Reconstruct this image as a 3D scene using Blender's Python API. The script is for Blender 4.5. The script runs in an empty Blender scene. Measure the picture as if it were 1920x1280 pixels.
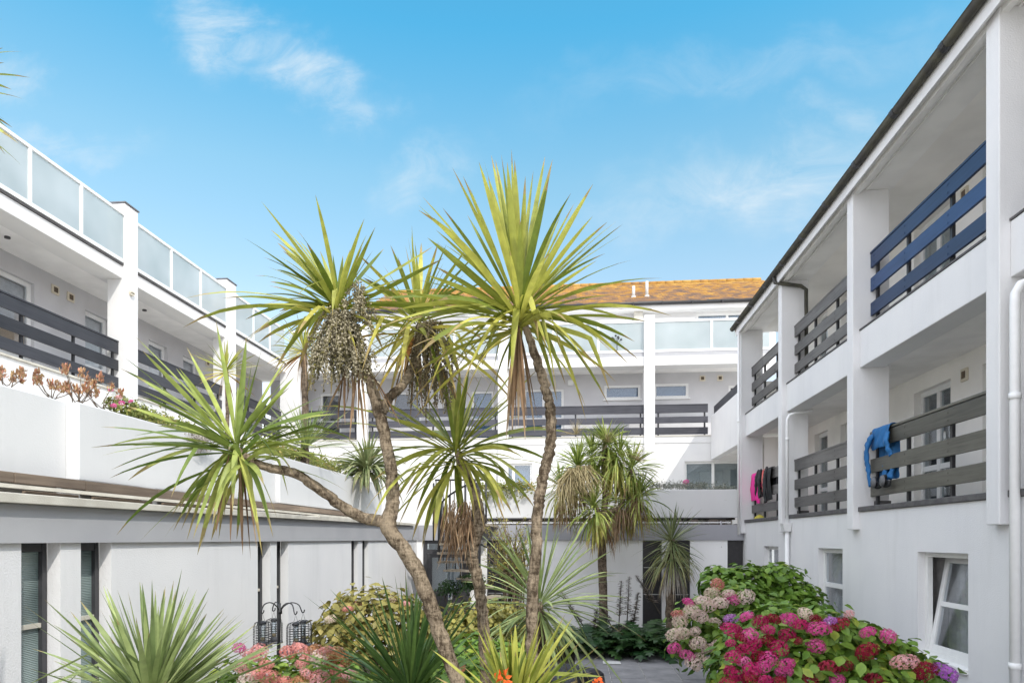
import bpy, bmesh, math, random
from mathutils import Vector, Matrix
PI = math.pi
C = bpy.context.scene.collection
EYE = 2.4                                   # eye height above the courtyard; shapes below are built relative to the eye, then lifted
YAW = math.atan(118/1280.0)
S_, C_ = math.sin(YAW), math.cos(YAW)
FWD = Vector((-S_, C_, 0)); RIGHT = Vector((C_, S_, 0)); UP = Vector((0, 0, 1))
def W(px, py, d):
    return FWD*d + RIGHT*((px-960)/1280*d) + UP*((1010-py)/1280*d)
def V(*a): return Vector(a)

# ------------------------------------------------------------------ materials
def new_mat(name):
    m = bpy.data.materials.new(name); m.use_nodes = True
    nt = m.node_tree; nt.nodes.clear()
    out = nt.nodes.new('ShaderNodeOutputMaterial')
    return m, nt, out
def N(nt, typ, **kw):
    n = nt.nodes.new(typ)
    for k, v in kw.items():
        if k.startswith('i_'):
            n.inputs[k[2:].replace('_', ' ')].default_value = v
        else: setattr(n, k, v)
    return n
def ramp(nt, stops, fac=None):
    r = nt.nodes.new('ShaderNodeValToRGB')
    e = r.color_ramp.elements
    while len(e) < len(stops): e.new(0.5)
    for i, (p, c) in enumerate(stops):
        e[i].position = p; e[i].color = (*c, 1) if len(c) == 3 else c
    if fac is not None: nt.links.new(fac, r.inputs[0])
    return r
def paint(name, col, col2=None, rough=0.7, scale=3.0, bump=0.15, bscale=90, streak=0.0, stretch=(1, 1, 1), spec=0.3, speck=0.0):
    """painted surface: large soft mottling, fine bump, optional vertical weather streaks and specks"""
    m, nt, out = new_mat(name)
    L = nt.links.new
    b = N(nt, 'ShaderNodeBsdfPrincipled'); b.inputs['Roughness'].default_value = rough
    b.inputs['Specular IOR Level'].default_value = spec
    tc = N(nt, 'ShaderNodeTexCoord'); mp = N(nt, 'ShaderNodeMapping'); mp.inputs['Scale'].default_value = stretch
    L(tc.outputs['Object'], mp.inputs['Vector'])
    n1 = N(nt, 'ShaderNodeTexNoise'); n1.inputs['Scale'].default_value = scale; n1.inputs['Detail'].default_value = 6
    L(mp.outputs[0], n1.inputs['Vector'])
    c2 = col2 or tuple(x*0.9 for x in col)
    r = ramp(nt, [(0.35, c2), (0.62, col)], n1.outputs['Fac'])
    cur = r.outputs[0]
    if streak:
        mp2 = N(nt, 'ShaderNodeMapping'); mp2.inputs['Scale'].default_value = (1.7, 1.7, 0.22)
        L(tc.outputs['Object'], mp2.inputs['Vector'])
        n2 = N(nt, 'ShaderNodeTexNoise'); n2.inputs['Scale'].default_value = 1.6; n2.inputs['Detail'].default_value = 8; n2.inputs['Roughness'].default_value = 0.7
        L(mp2.outputs[0], n2.inputs['Vector'])
        r2 = ramp(nt, [(0.52, (0, 0, 0)), (0.8, (1, 1, 1))], n2.outputs['Fac'])
        mul = N(nt, 'ShaderNodeMath', operation='MULTIPLY'); mul.inputs[1].default_value = streak
        L(r2.outputs[0], mul.inputs[0])
        mx = N(nt, 'ShaderNodeMix', data_type='RGBA'); L(mul.outputs[0], mx.inputs[0]); L(cur, mx.inputs[6]); mx.inputs[7].default_value = (0.3, 0.3, 0.27, 1)
        cur = mx.outputs[2]
    if speck:
        n3 = N(nt, 'ShaderNodeTexNoise'); n3.inputs['Scale'].default_value = 9; n3.inputs['Detail'].default_value = 10; n3.inputs['Roughness'].default_value = 0.75
        L(tc.outputs['Object'], n3.inputs['Vector'])
        r3 = ramp(nt, [(0.66, (0, 0, 0)), (0.74, (1, 1, 1))], n3.outputs['Fac'])
        mul = N(nt, 'ShaderNodeMath', operation='MULTIPLY'); mul.inputs[1].default_value = speck
        L(r3.outputs[0], mul.inputs[0])
        mx = N(nt, 'ShaderNodeMix', data_type='RGBA'); L(mul.outputs[0], mx.inputs[0]); L(cur, mx.inputs[6]); mx.inputs[7].default_value = (0.42, 0.41, 0.38, 1)
        cur = mx.outputs[2]
    L(cur, b.inputs['Base Color'])
    if bump:
        nb = N(nt, 'ShaderNodeTexNoise'); nb.inputs['Scale'].default_value = bscale; nb.inputs['Detail'].default_value = 4
        L(mp.outputs[0], nb.inputs['Vector'])
        nb2 = N(nt, 'ShaderNodeTexNoise'); nb2.inputs['Scale'].default_value = 1.3; nb2.inputs['Detail'].default_value = 3
        L(tc.outputs['Object'], nb2.inputs['Vector'])
        ad = N(nt, 'ShaderNodeMath', operation='MULTIPLY_ADD'); L(nb2.outputs['Fac'], ad.inputs[0]); ad.inputs[1].default_value = 1.5; L(nb.outputs['Fac'], ad.inputs[2])
        bp = N(nt, 'ShaderNodeBump'); bp.inputs['Strength'].default_value = bump; bp.inputs['Distance'].default_value = 0.01
        L(ad.outputs[0], bp.inputs['Height']); L(bp.outputs[0], b.inputs['Normal'])
    L(b.outputs[0], out.inputs[0])
    return m
def wood(name, dark, light, rough=0.5, axis='y', spec=0.4, worn=0.35):
    """painted board with grain running along the given axis"""
    m, nt, out = new_mat(name); L = nt.links.new
    b = N(nt, 'ShaderNodeBsdfPrincipled'); b.inputs['Roughness'].default_value = rough; b.inputs['Specular IOR Level'].default_value = spec
    tc = N(nt, 'ShaderNodeTexCoord'); mp = N(nt, 'ShaderNodeMapping')
    mp.inputs['Scale'].default_value = {'y': (14, 0.5, 14), 'x': (0.5, 14, 14), 'z': (14, 14, 0.5)}[axis]
    L(tc.outputs['Object'], mp.inputs['Vector'])
    n1 = N(nt, 'ShaderNodeTexNoise'); n1.inputs['Scale'].default_value = 3; n1.inputs['Detail'].default_value = 8; n1.inputs['Roughness'].default_value = 0.65
    L(mp.outputs[0], n1.inputs['Vector'])
    n2 = N(nt, 'ShaderNodeTexNoise'); n2.inputs['Scale'].default_value = 1.4; n2.inputs['Detail'].default_value = 3
    L(tc.outputs['Object'], n2.inputs['Vector'])
    mx = N(nt, 'ShaderNodeMath', operation='MULTIPLY_ADD'); L(n2.outputs['Fac'], mx.inputs[0]); mx.inputs[1].default_value = 0.6; L(n1.outputs['Fac'], mx.inputs[2])
    r = ramp(nt, [(0.55, dark), (0.55+worn, light)], mx.outputs[0])
    oi = N(nt, 'ShaderNodeObjectInfo'); om = N(nt, 'ShaderNodeMapRange'); om.inputs[3].default_value = 0.72; om.inputs[4].default_value = 1.3; L(oi.outputs['Random'], om.inputs[0])
    vs_ = N(nt, 'ShaderNodeVectorMath', operation='SCALE'); L(r.outputs[0], vs_.inputs[0]); L(om.outputs[0], vs_.inputs['Scale'])
    nc = N(nt, 'ShaderNodeTexNoise'); nc.inputs['Scale'].default_value = 7; nc.inputs['Detail'].default_value = 10; nc.inputs['Roughness'].default_value = 0.8; L(tc.outputs['Object'], nc.inputs['Vector'])
    rc_ = ramp(nt, [(0.68, (0, 0, 0)), (0.72, (0.55, 0.55, 0.55))], nc.outputs['Fac'])
    mc_ = N(nt, 'ShaderNodeMix', data_type='RGBA'); L(rc_.outputs[0], mc_.inputs[0]); L(vs_.outputs[0], mc_.inputs[6]); mc_.inputs[7].default_value = (0.30, 0.29, 0.27, 1)
    L(mc_.outputs[2], b.inputs['Base Color'])
    bp = N(nt, 'ShaderNodeBump'); bp.inputs['Strength'].default_value = 0.25; bp.inputs['Distance'].default_value = 0.004
    L(n1.outputs['Fac'], bp.inputs['Height']); L(bp.outputs[0], b.inputs['Normal'])
    L(b.outputs[0], out.inputs[0])
    return m
def plain(name, col, rough=0.5, metal=0.0, spec=0.5, var=0.15):
    m, nt, out = new_mat(name); L = nt.links.new
    b = N(nt, 'ShaderNodeBsdfPrincipled'); b.inputs['Roughness'].default_value = rough; b.inputs['Metallic'].default_value = metal
    b.inputs['Specular IOR Level'].default_value = spec
    n1 = N(nt, 'ShaderNodeTexNoise'); n1.inputs['Scale'].default_value = 12; n1.inputs['Detail'].default_value = 5
    tc = N(nt, 'ShaderNodeTexCoord'); L(tc.outputs['Object'], n1.inputs['Vector'])
    r = ramp(nt, [(0.3, tuple(x*(1-var) for x in col)), (0.7, tuple(min(1, x*(1+var)) for x in col))], n1.outputs['Fac'])
    L(r.outputs[0], b.inputs['Base Color']); L(b.outputs[0], out.inputs[0])
    return m
def fresnel2(nt, ior):
    fr = N(nt, 'ShaderNodeFresnel'); ge = N(nt, 'ShaderNodeNewGeometry'); mr = N(nt, 'ShaderNodeMapRange')
    mr.inputs[3].default_value = ior; mr.inputs[4].default_value = 1/ior
    nt.links.new(ge.outputs['Backfacing'], mr.inputs[0]); nt.links.new(mr.outputs[0], fr.inputs['IOR']); return fr
def glass(name, tint=(0.78, 0.83, 0.85), trans=0.6):
    m, nt, out = new_mat(name); L = nt.links.new
    tr = N(nt, 'ShaderNodeBsdfTransparent'); tr.inputs[0].default_value = (*tint, 1)
    gl = N(nt, 'ShaderNodeBsdfGlossy'); gl.inputs['Roughness'].default_value = 0.02; gl.inputs[0].default_value = (0.95, 0.97, 1, 1)
    tc = N(nt, 'ShaderNodeTexCoord'); nz = N(nt, 'ShaderNodeTexNoise'); nz.inputs['Scale'].default_value = 1.1
    L(tc.outputs['Object'], nz.inputs['Vector'])
    bp = N(nt, 'ShaderNodeBump'); bp.inputs['Strength'].default_value = 0.06; bp.inputs['Distance'].default_value = 0.05
    L(nz.outputs['Fac'], bp.inputs['Height']); L(bp.outputs[0], gl.inputs['Normal'])
    fr = fresnel2(nt, 1.6)
    mr = N(nt, 'ShaderNodeMapRange'); mr.inputs[1].default_value = 0; mr.inputs[2].default_value = 1; mr.inputs[3].default_value = 1-trans-0.25; mr.inputs[4].default_value = 1
    L(fr.outputs[0], mr.inputs[0])
    mx = N(nt, 'ShaderNodeMixShader'); L(mr.outputs[0], mx.inputs[0]); L(tr.outputs[0], mx.inputs[1]); L(gl.outputs[0], mx.inputs[2])
    L(mx.outputs[0], out.inputs[0])
    return m
def frosted(name):
    m, nt, out = new_mat(name); L = nt.links.new
    tc = N(nt, 'ShaderNodeTexCoord'); n1 = N(nt, 'ShaderNodeTexNoise'); n1.inputs['Scale'].default_value = 0.9; n1.inputs['Detail'].default_value = 2
    L(tc.outputs['Object'], n1.inputs['Vector'])
    r = ramp(nt, [(0.3, (0.49, 0.535, 0.54)), (0.7, (0.63, 0.66, 0.665))], n1.outputs['Fac'])
    df = N(nt, 'ShaderNodeBsdfDiffuse'); tl = N(nt, 'ShaderNodeBsdfTranslucent'); tr = N(nt, 'ShaderNodeBsdfTransparent'); gl = N(nt, 'ShaderNodeBsdfGlossy')
    gl.inputs['Roughness'].default_value = 0.12; tr.inputs[0].default_value = (0.85, 0.95, 0.97, 1)
    L(r.outputs[0], df.inputs[0]); L(r.outputs[0], tl.inputs[0])
    a = N(nt, 'ShaderNodeMixShader'); a.inputs[0].default_value = 0.45; L(df.outputs[0], a.inputs[1]); L(tl.outputs[0], a.inputs[2])
    b = N(nt, 'ShaderNodeMixShader'); b.inputs[0].default_value = 0.24; L(a.outputs[0], b.inputs[1]); L(tr.outputs[0], b.inputs[2])
    fr = fresnel2(nt, 1.4)
    c = N(nt, 'ShaderNodeMixShader'); L(fr.outputs[0], c.inputs[0]); L(b.outputs[0], c.inputs[1]); L(gl.outputs[0], c.inputs[2])
    L(c.outputs[0], out.inputs[0])
    return m
def leafmat(name, g1, g2, young, old, tip, trans=0.3, rough=0.45, spec=0.35):
    """leaf: attribute 'leaf' = (position along leaf, age, random)"""
    m, nt, out = new_mat(name); L = nt.links.new
    at = N(nt, 'ShaderNodeAttribute'); at.attribute_name = 'leaf'
    sp = N(nt, 'ShaderNodeSeparateColor'); L(at.outputs['Color'], sp.inputs[0])
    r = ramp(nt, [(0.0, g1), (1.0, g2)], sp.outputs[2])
    ra = ramp(nt, [(0.45, (0, 0, 0)), (0.8, (1, 1, 1))], sp.outputs[1])
    mx = N(nt, 'ShaderNodeMix', data_type='RGBA'); L(ra.outputs[0], mx.inputs[0]); L(r.outputs[0], mx.inputs[6]); mx.inputs[7].default_value = (*young, 1)
    rb = ramp(nt, [(0.82, (0, 0, 0)), (0.95, (1, 1, 1))], sp.outputs[1])
    mx2 = N(nt, 'ShaderNodeMix', data_type='RGBA'); L(rb.outputs[0], mx2.inputs[0]); L(mx.outputs[2], mx2.inputs[6]); mx2.inputs[7].default_value = (*old, 1)
    ad = N(nt, 'ShaderNodeMath', operation='MULTIPLY_ADD'); L(sp.outputs[1], ad.inputs[0]); ad.inputs[1].default_value = 0.35; L(sp.outputs[0], ad.inputs[2])
    rc = ramp(nt, [(0.98, (0, 0, 0)), (1.0, (0.75, 0.75, 0.75))], ad.outputs[0])
    mx3 = N(nt, 'ShaderNodeMix', data_type='RGBA'); L(rc.outputs[0], mx3.inputs[0]); L(mx2.outputs[2], mx3.inputs[6]); mx3.inputs[7].default_value = (*tip, 1)
    tc = N(nt, 'ShaderNodeTexCoord'); nz = N(nt, 'ShaderNodeTexNoise'); nz.inputs['Scale'].default_value = 14; nz.inputs['Detail'].default_value = 4
    L(tc.outputs['Object'], nz.inputs['Vector'])
    rz = ramp(nt, [(0.3, (0.75, 0.75, 0.75)), (0.7, (1.2, 1.2, 1.2))], nz.outputs['Fac'])
    mm = N(nt, 'ShaderNodeMix', data_type='RGBA', blend_type='MULTIPLY'); mm.inputs[0].default_value = 1; L(mx3.outputs[2], mm.inputs[6]); L(rz.outputs[0], mm.inputs[7])
    b = N(nt, 'ShaderNodeBsdfPrincipled'); b.inputs['Roughness'].default_value = rough; b.inputs['Specular IOR Level'].default_value = spec
    L(mm.outputs[2], b.inputs['Base Color'])
    tl = N(nt, 'ShaderNodeBsdfTranslucent'); L(mm.outputs[2], tl.inputs[0])
    ms = N(nt, 'ShaderNodeMixShader'); ms.inputs[0].default_value = trans; L(b.outputs[0], ms.inputs[1]); L(tl.outputs[0], ms.inputs[2])
    L(ms.outputs[0], out.inputs[0])
    return m
def flowermat(name, c1, c2, c3=None):
    m, nt, out = new_mat(name); L = nt.links.new
    at = N(nt, 'ShaderNodeAttribute'); at.attribute_name = 'leaf'
    sp = N(nt, 'ShaderNodeSeparateColor'); L(at.outputs['Color'], sp.inputs[0])
    oi = N(nt, 'ShaderNodeObjectInfo')
    ad = N(nt, 'ShaderNodeMath', operation='MULTIPLY_ADD'); L(oi.outputs['Random'], ad.inputs[0]); ad.inputs[1].default_value = 0.6; 
    mu = N(nt, 'ShaderNodeMath', operation='MULTIPLY'); L(sp.outputs[2], mu.inputs[0]); mu.inputs[1].default_value = 0.4; L(mu.outputs[0], ad.inputs[2])
    r = ramp(nt, [(0.1, c1), (0.55, c2), (0.95, c3 or c2)], ad.outputs[0])
    b = N(nt, 'ShaderNodeBsdfPrincipled'); b.inputs['Roughness'].default_value = 0.6; b.inputs['Specular IOR Level'].default_value = 0.2
    L(r.outputs[0], b.inputs['Base Color'])
    tl = N(nt, 'ShaderNodeBsdfTranslucent'); L(r.outputs[0], tl.inputs[0])
    ms = N(nt, 'ShaderNodeMixShader'); ms.inputs[0].default_value = 0.25; L(b.outputs[0], ms.inputs[1]); L(tl.outputs[0], ms.inputs[2])
    L(ms.outputs[0], out.inputs[0])
    return m
def barkmat(name, dark, light):
    m, nt, out = new_mat(name); L = nt.links.new
    tc = N(nt, 'ShaderNodeTexCoord')
    mp = N(nt, 'ShaderNodeMapping'); mp.inputs['Scale'].default_value = (1, 1, 0.32); L(tc.outputs['Object'], mp.inputs[0])
    n1 = N(nt, 'ShaderNodeTexNoise'); n1.inputs['Scale'].default_value = 60; n1.inputs['Detail'].default_value = 6; n1.inputs['Roughness'].default_value = 0.75; L(mp.outputs[0], n1.inputs[0])
    mp2 = N(nt, 'ShaderNodeMapping'); mp2.inputs['Scale'].default_value = (1, 1, 3.5); L(tc.outputs['Object'], mp2.inputs[0])
    n3 = N(nt, 'ShaderNodeTexNoise'); n3.inputs['Scale'].default_value = 16; n3.inputs['Detail'].default_value = 5; n3.inputs['Roughness'].default_value = 0.7; L(mp2.outputs[0], n3.inputs[0])
    n2 = N(nt, 'ShaderNodeTexNoise'); n2.inputs['Scale'].default_value = 5; n2.inputs['Detail'].default_value = 5; n2.inputs['Roughness'].default_value = 0.65; L(tc.outputs['Object'], n2.inputs[0])
    m1 = N(nt, 'ShaderNodeMath', operation='MULTIPLY_ADD'); L(n3.outputs['Fac'], m1.inputs[0]); m1.inputs[1].default_value = 0.6; L(n1.outputs['Fac'], m1.inputs[2])
    m2 = N(nt, 'ShaderNodeMath', operation='MULTIPLY_ADD'); L(n2.outputs['Fac'], m2.inputs[0]); m2.inputs[1].default_value = 0.9; L(m1.outputs[0], m2.inputs[2])
    r = ramp(nt, [(0.98, dark), (1.22, tuple((x+y)/2 for x, y in zip(dark, light))), (1.5, light)], None)
    dv = N(nt, 'ShaderNodeMath', operation='SUBTRACT'); dv.inputs[1].default_value = 0.75; L(m2.outputs[0], dv.inputs[0])
    r.color_ramp.elements[0].position = 0.36; r.color_ramp.elements[1].position = 0.5; r.color_ramp.elements[2].position = 0.66; L(dv.outputs[0], r.inputs[0])
    b = N(nt, 'ShaderNodeBsdfPrincipled'); b.inputs['Roughness'].default_value = 0.9; b.inputs['Specular IOR Level'].default_value = 0.12
    L(r.outputs[0], b.inputs['Base Color'])
    bp = N(nt, 'ShaderNodeBump'); bp.inputs['Strength'].default_value = 1.0; bp.inputs['Distance'].default_value = 0.014
    L(m1.outputs[0], bp.inputs['Height']); L(bp.outputs[0], b.inputs['Normal'])
    L(b.outputs[0], out.inputs[0])
    return m

M = {}
M['white'] = paint('white_render', (0.74, 0.732, 0.725), (0.71, 0.706, 0.702), rough=0.8, scale=1.2, bump=0.35, bscale=70, streak=0.05)
M['white_worn'] = paint('white_render_worn', (0.755, 0.748, 0.75), (0.71, 0.706, 0.716), rough=0.8, scale=1.0, bump=0.35, bscale=70, streak=0.16, speck=0.16)
M['soffit'] = paint('soffit_paint', (0.93, 0.915, 0.895), rough=0.8, scale=2, bump=0.2)
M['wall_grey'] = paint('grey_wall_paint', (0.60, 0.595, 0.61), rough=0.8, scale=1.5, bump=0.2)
M['wall_cream'] = paint('cream_wall_paint', (0.93, 0.905, 0.865), rough=0.8, scale=1.5, bump=0.2)
M['band'] = paint('grey_fascia_paint', (0.42, 0.42, 0.435), (0.38, 0.38, 0.40), rough=0.7, scale=1.4, bump=0.15, streak=0.08)
M['band_dark'] = paint('dark_grey_fascia_paint', (0.36, 0.36, 0.39), rough=0.7, scale=1.4, bump=0.15, streak=0.08)
M['coping'] = paint('coping_stone', (0.60, 0.57, 0.50), (0.50, 0.47, 0.41), rough=0.8, scale=4, bump=0.3, streak=0.2)
M['upvc'] = plain('white_plastic', (0.78, 0.78, 0.77), rough=0.35, var=0.03)
M['cream_plastic'] = plain('cream_plastic', (0.66, 0.60, 0.48), rough=0.5, var=0.08)
M['white_metal'] = plain('white_metal', (0.80, 0.80, 0.80), rough=0.4, var=0.03)
M['board_black'] = wood('blue_black_board', (0.018, 0.019, 0.025), (0.042, 0.043, 0.051), rough=0.5)
M['board_black_x'] = wood('blue_black_board_back', (0.022, 0.023, 0.032), (0.060, 0.060, 0.072), rough=0.5, axis='x')
M['board_grey'] = wood('grey_brown_board', (0.048, 0.046, 0.046), (0.115, 0.110, 0.107), rough=0.42)
M['board_olive'] = wood('olive_board', (0.055, 0.053, 0.044), (0.11, 0.106, 0.088), rough=0.45)
M['board_blue'] = wood('navy_blue_board', (0.009, 0.030, 0.085), (0.018, 0.048, 0.128), rough=0.42)
M['black_metal'] = plain('black_metal', (0.018, 0.018, 0.021), rough=0.45)
M['dark_frame'] = plain('dark_frame', (0.045, 0.045, 0.05), rough=0.45)
M['gutter'] = paint('gutter_plastic', (0.055, 0.052, 0.048), (0.085, 0.082, 0.06), rough=0.55, scale=5, bump=0.1)
M['sill'] = paint('slate_sill', (0.075, 0.072, 0.075), (0.12, 0.115, 0.115), rough=0.6, scale=8, bump=0.3)
M['lead'] = plain('lead_cap', (0.12, 0.12, 0.13), rough=0.6)
M['glass'] = glass('window_glass', trans=0.68)
M['clear_glass'] = glass('clear_window_glass', tint=(0.88, 0.9, 0.92), trans=0.75)
M['white_bright'] = paint('bright_white_render', (0.90, 0.89, 0.885), (0.86, 0.855, 0.86), rough=0.8, scale=1.0, bump=0.35, bscale=70, streak=0.08, speck=0.08)
M['white_planter'] = paint('planter_render', (0.66, 0.66, 0.66), (0.625, 0.625, 0.63), rough=0.85, scale=0.9, bump=0.18, bscale=70, streak=0.10)
M['plume'] = leafmat('tan_seed_plume', (0.24, 0.19, 0.09), (0.50, 0.42, 0.24), (0.4, 0.33, 0.16), (0.3, 0.2, 0.1), (0.4, 0.3, 0.2), trans=0.15, rough=0.8)
M['dark_glass'] = glass('dark_window_glass', tint=(0.20, 0.23, 0.24), trans=0.6)
M['frosted'] = frosted('frosted_glass')
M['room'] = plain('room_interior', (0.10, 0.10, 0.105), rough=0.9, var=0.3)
M['room_sky_reflection'] = plain('painted_sky_reflection', (0.13, 0.22, 0.33), rough=0.8, var=0.1)  # reflected sky painted as blue colour on the surface behind the panes
M['blind'] = plain('pale_blind', (0.50, 0.50, 0.49), rough=0.8, var=0.08)
M['blind_tan'] = plain('tan_blind', (0.42, 0.30, 0.19), rough=0.8, var=0.15)
M['curtain'] = plain('net_curtain', (0.62, 0.61, 0.60), rough=0.9, var=0.12)
M['panel_black'] = plain('black_panel', (0.028, 0.026, 0.028), rough=0.35, var=0.2)
M['reed'] = None
M['wood_brown'] = wood('weathered_plank', (0.12, 0.09, 0.07), (0.26, 0.20, 0.15), rough=0.85, worn=0.4)
M['wood_brown_x'] = wood('weathered_plank_back', (0.10, 0.085, 0.075), (0.22, 0.18, 0.15), rough=0.85, axis='x', worn=0.4)
M['tread'] = wood('timber_tread', (0.20, 0.17, 0.13), (0.38, 0.33, 0.26), rough=0.8, axis='x')
M['soil'] = paint('soil_earth', (0.045, 0.035, 0.026), (0.025, 0.02, 0.015), rough=0.95, scale=6, bump=0.8, bscale=25)
M['rock'] = paint('dark_rock', (0.05, 0.05, 0.055), (0.02, 0.02, 0.024), rough=0.6, scale=5, bump=0.9, bscale=18)
M['bark'] = barkmat('cordyline_bark', (0.070, 0.051, 0.034), (0.345, 0.275, 0.195))
M['bark_dark'] = barkmat('dark_bark', (0.055, 0.04, 0.03), (0.24, 0.185, 0.135))
M['leaf_bright'] = leafmat('bright_cordyline_leaf', (0.13, 0.18, 0.022), (0.54, 0.53, 0.11), (0.64, 0.55, 0.12), (0.25, 0.11, 0.035), (0.36, 0.24, 0.12), trans=0.33)
M['leaf_mid'] = leafmat('mid_cordyline_leaf', (0.10, 0.16, 0.028), (0.44, 0.50, 0.13), (0.58, 0.53, 0.14), (0.24, 0.13, 0.05), (0.34, 0.24, 0.12), trans=0.28)
M['leaf_dark'] = leafmat('dark_cordyline_leaf', (0.040, 0.090, 0.024), (0.12, 0.20, 0.05), (0.18, 0.20, 0.05), (0.24, 0.13, 0.05), (0.2, 0.15, 0.07), trans=0.22)
M['leaf_grey'] = leafmat('grey_green_yucca_leaf', (0.13, 0.185, 0.065), (0.36, 0.43, 0.17), (0.33, 0.33, 0.12), (0.24, 0.13, 0.05), (0.3, 0.22, 0.1), trans=0.22)
M['leaf_vari'] = leafmat('variegated_leaf', (0.12, 0.17, 0.06), (0.34, 0.36, 0.18), (0.46, 0.42, 0.16), (0.30, 0.26, 0.22), (0.36, 0.3, 0.2), trans=0.25)
M['leaf_dead'] = leafmat('dead_leaf', (0.13, 0.075, 0.04), (0.34, 0.22, 0.13), (0.40, 0.28, 0.17), (0.26, 0.16, 0.09), (0.4, 0.3, 0.2), trans=0.15, rough=0.8)
M['leaf_dead_grey'] = leafmat('grey_dead_leaf', (0.28, 0.25, 0.22), (0.5, 0.46, 0.41), (0.5, 0.46, 0.4), (0.4, 0.36, 0.3), (0.4, 0.3, 0.2), trans=0.15, rough=0.8)
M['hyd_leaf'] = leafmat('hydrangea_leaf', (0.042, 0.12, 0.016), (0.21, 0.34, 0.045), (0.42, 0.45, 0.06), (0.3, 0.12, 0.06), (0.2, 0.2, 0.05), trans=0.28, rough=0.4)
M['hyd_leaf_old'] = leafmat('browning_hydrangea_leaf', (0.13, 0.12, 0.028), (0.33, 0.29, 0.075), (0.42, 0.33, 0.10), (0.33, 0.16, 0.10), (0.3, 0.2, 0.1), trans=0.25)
M['acanthus'] = leafmat('acanthus_leaf', (0.015, 0.050, 0.016), (0.050, 0.105, 0.030), (0.13, 0.19, 0.04), (0.2, 0.12, 0.05), (0.1, 0.12, 0.04), trans=0.2, rough=0.35)
M['broom'] = leafmat('yellow_broom_leaf', (0.16, 0.16, 0.03), (0.36, 0.32, 0.07), (0.40, 0.33, 0.08), (0.28, 0.15, 0.05), (0.3, 0.25, 0.08), trans=0.25)
M['silver'] = leafmat('silver_leaf', (0.12, 0.14, 0.11), (0.32, 0.34, 0.29), (0.34, 0.32, 0.26), (0.25, 0.2, 0.16), (0.3, 0.28, 0.25), trans=0.2)
M['succulent'] = leafmat('reddish_succulent_leaf', (0.30, 0.14, 0.085), (0.56, 0.40, 0.20), (0.55, 0.25, 0.17), (0.3, 0.12, 0.08), (0.4, 0.2, 0.12), trans=0.2)
M['mat_plant'] = leafmat('trailing_plant_leaf', (0.10, 0.14, 0.03), (0.30, 0.32, 0.08), (0.40, 0.32, 0.10), (0.34, 0.2, 0.1), (0.3, 0.2, 0.1), trans=0.2)
M['berry'] = leafmat('cream_berry', (0.13, 0.11, 0.065), (0.55, 0.49, 0.36), (0.19, 0.165, 0.06), (0.3, 0.22, 0.1), (0.5, 0.45, 0.3), trans=0.05)
M['berry_dark'] = leafmat('dry_berry', (0.07, 0.06, 0.035), (0.22, 0.19, 0.11), (0.2, 0.15, 0.08), (0.12, 0.08, 0.04), (0.2, 0.15, 0.1), trans=0.0)
M['fl_magenta'] = flowermat('magenta_flower', (0.28, 0.008, 0.06), (0.47, 0.016, 0.115), (0.55, 0.05, 0.20))
M['fl_crimson'] = flowermat('crimson_flower', (0.17, 0.008, 0.022), (0.31, 0.013, 0.042), (0.40, 0.04, 0.08))
M['fl_pink'] = flowermat('bright_pink_flower', (0.58, 0.05, 0.24), (0.70, 0.11, 0.34), (0.78, 0.26, 0.46))
M['fl_pale'] = flowermat('faded_cream_pink_flower', (0.66, 0.58, 0.42), (0.74, 0.56, 0.52), (0.76, 0.66, 0.54))
M['fl_lilac'] = flowermat('lilac_flower', (0.36, 0.10, 0.46), (0.50, 0.18, 0.55), (0.6, 0.3, 0.6))
M['fl_salmon'] = flowermat('salmon_pink_flower', (0.56, 0.19, 0.16), (0.72, 0.34, 0.31), (0.76, 0.42, 0.45))
M['fl_rust'] = flowermat('rusty_dry_flower', (0.30, 0.13, 0.06), (0.45, 0.22, 0.11), (0.52, 0.28, 0.16))
M['fl_orange'] = flowermat('orange_flower', (0.80, 0.10, 0.02), (0.85, 0.17, 0.04), (0.9, 0.3, 0.06))
M['spike'] = leafmat('flower_spike_bract', (0.07, 0.06, 0.045), (0.24, 0.20, 0.16), (0.3, 0.25, 0.2), (0.16, 0.10, 0.08), (0.3, 0.25, 0.2), trans=0.1)
M['wet_blue'] = plain('blue_neoprene', (0.009, 0.115, 0.31), rough=0.7, var=0.12)
M['wet_pink'] = plain('hot_pink_neoprene', (0.72, 0.02, 0.28), rough=0.7, var=0.12)
M['wet_black'] = plain('black_neoprene', (0.014, 0.015, 0.018), rough=0.65, var=0.2)
M['wet_coral'] = plain('coral_neoprene', (0.62, 0.13, 0.12), rough=0.7, var=0.12)
M['yellow_cloth'] = plain('yellow_cloth', (0.42, 0.36, 0.04), rough=0.8)
M['seed'] = plain('bird_seed', (0.45, 0.33, 0.2), rough=0.9, var=0.4)
M['sign_white'] = plain('sign_white', (0.75, 0.77, 0.8), rough=0.5, var=0.03)
M['sign_blue'] = plain('sign_blue', (0.03, 0.07, 0.20), rough=0.5)
M['tan_case'] = plain('tan_card', (0.45, 0.30, 0.08), rough=0.7)
M['stem'] = plain('green_stem', (0.10, 0.11, 0.04), rough=0.7, var=0.3)
M['stem_brown'] = plain('brown_stem', (0.12, 0.085, 0.055), rough=0.8, var=0.3)

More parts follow.
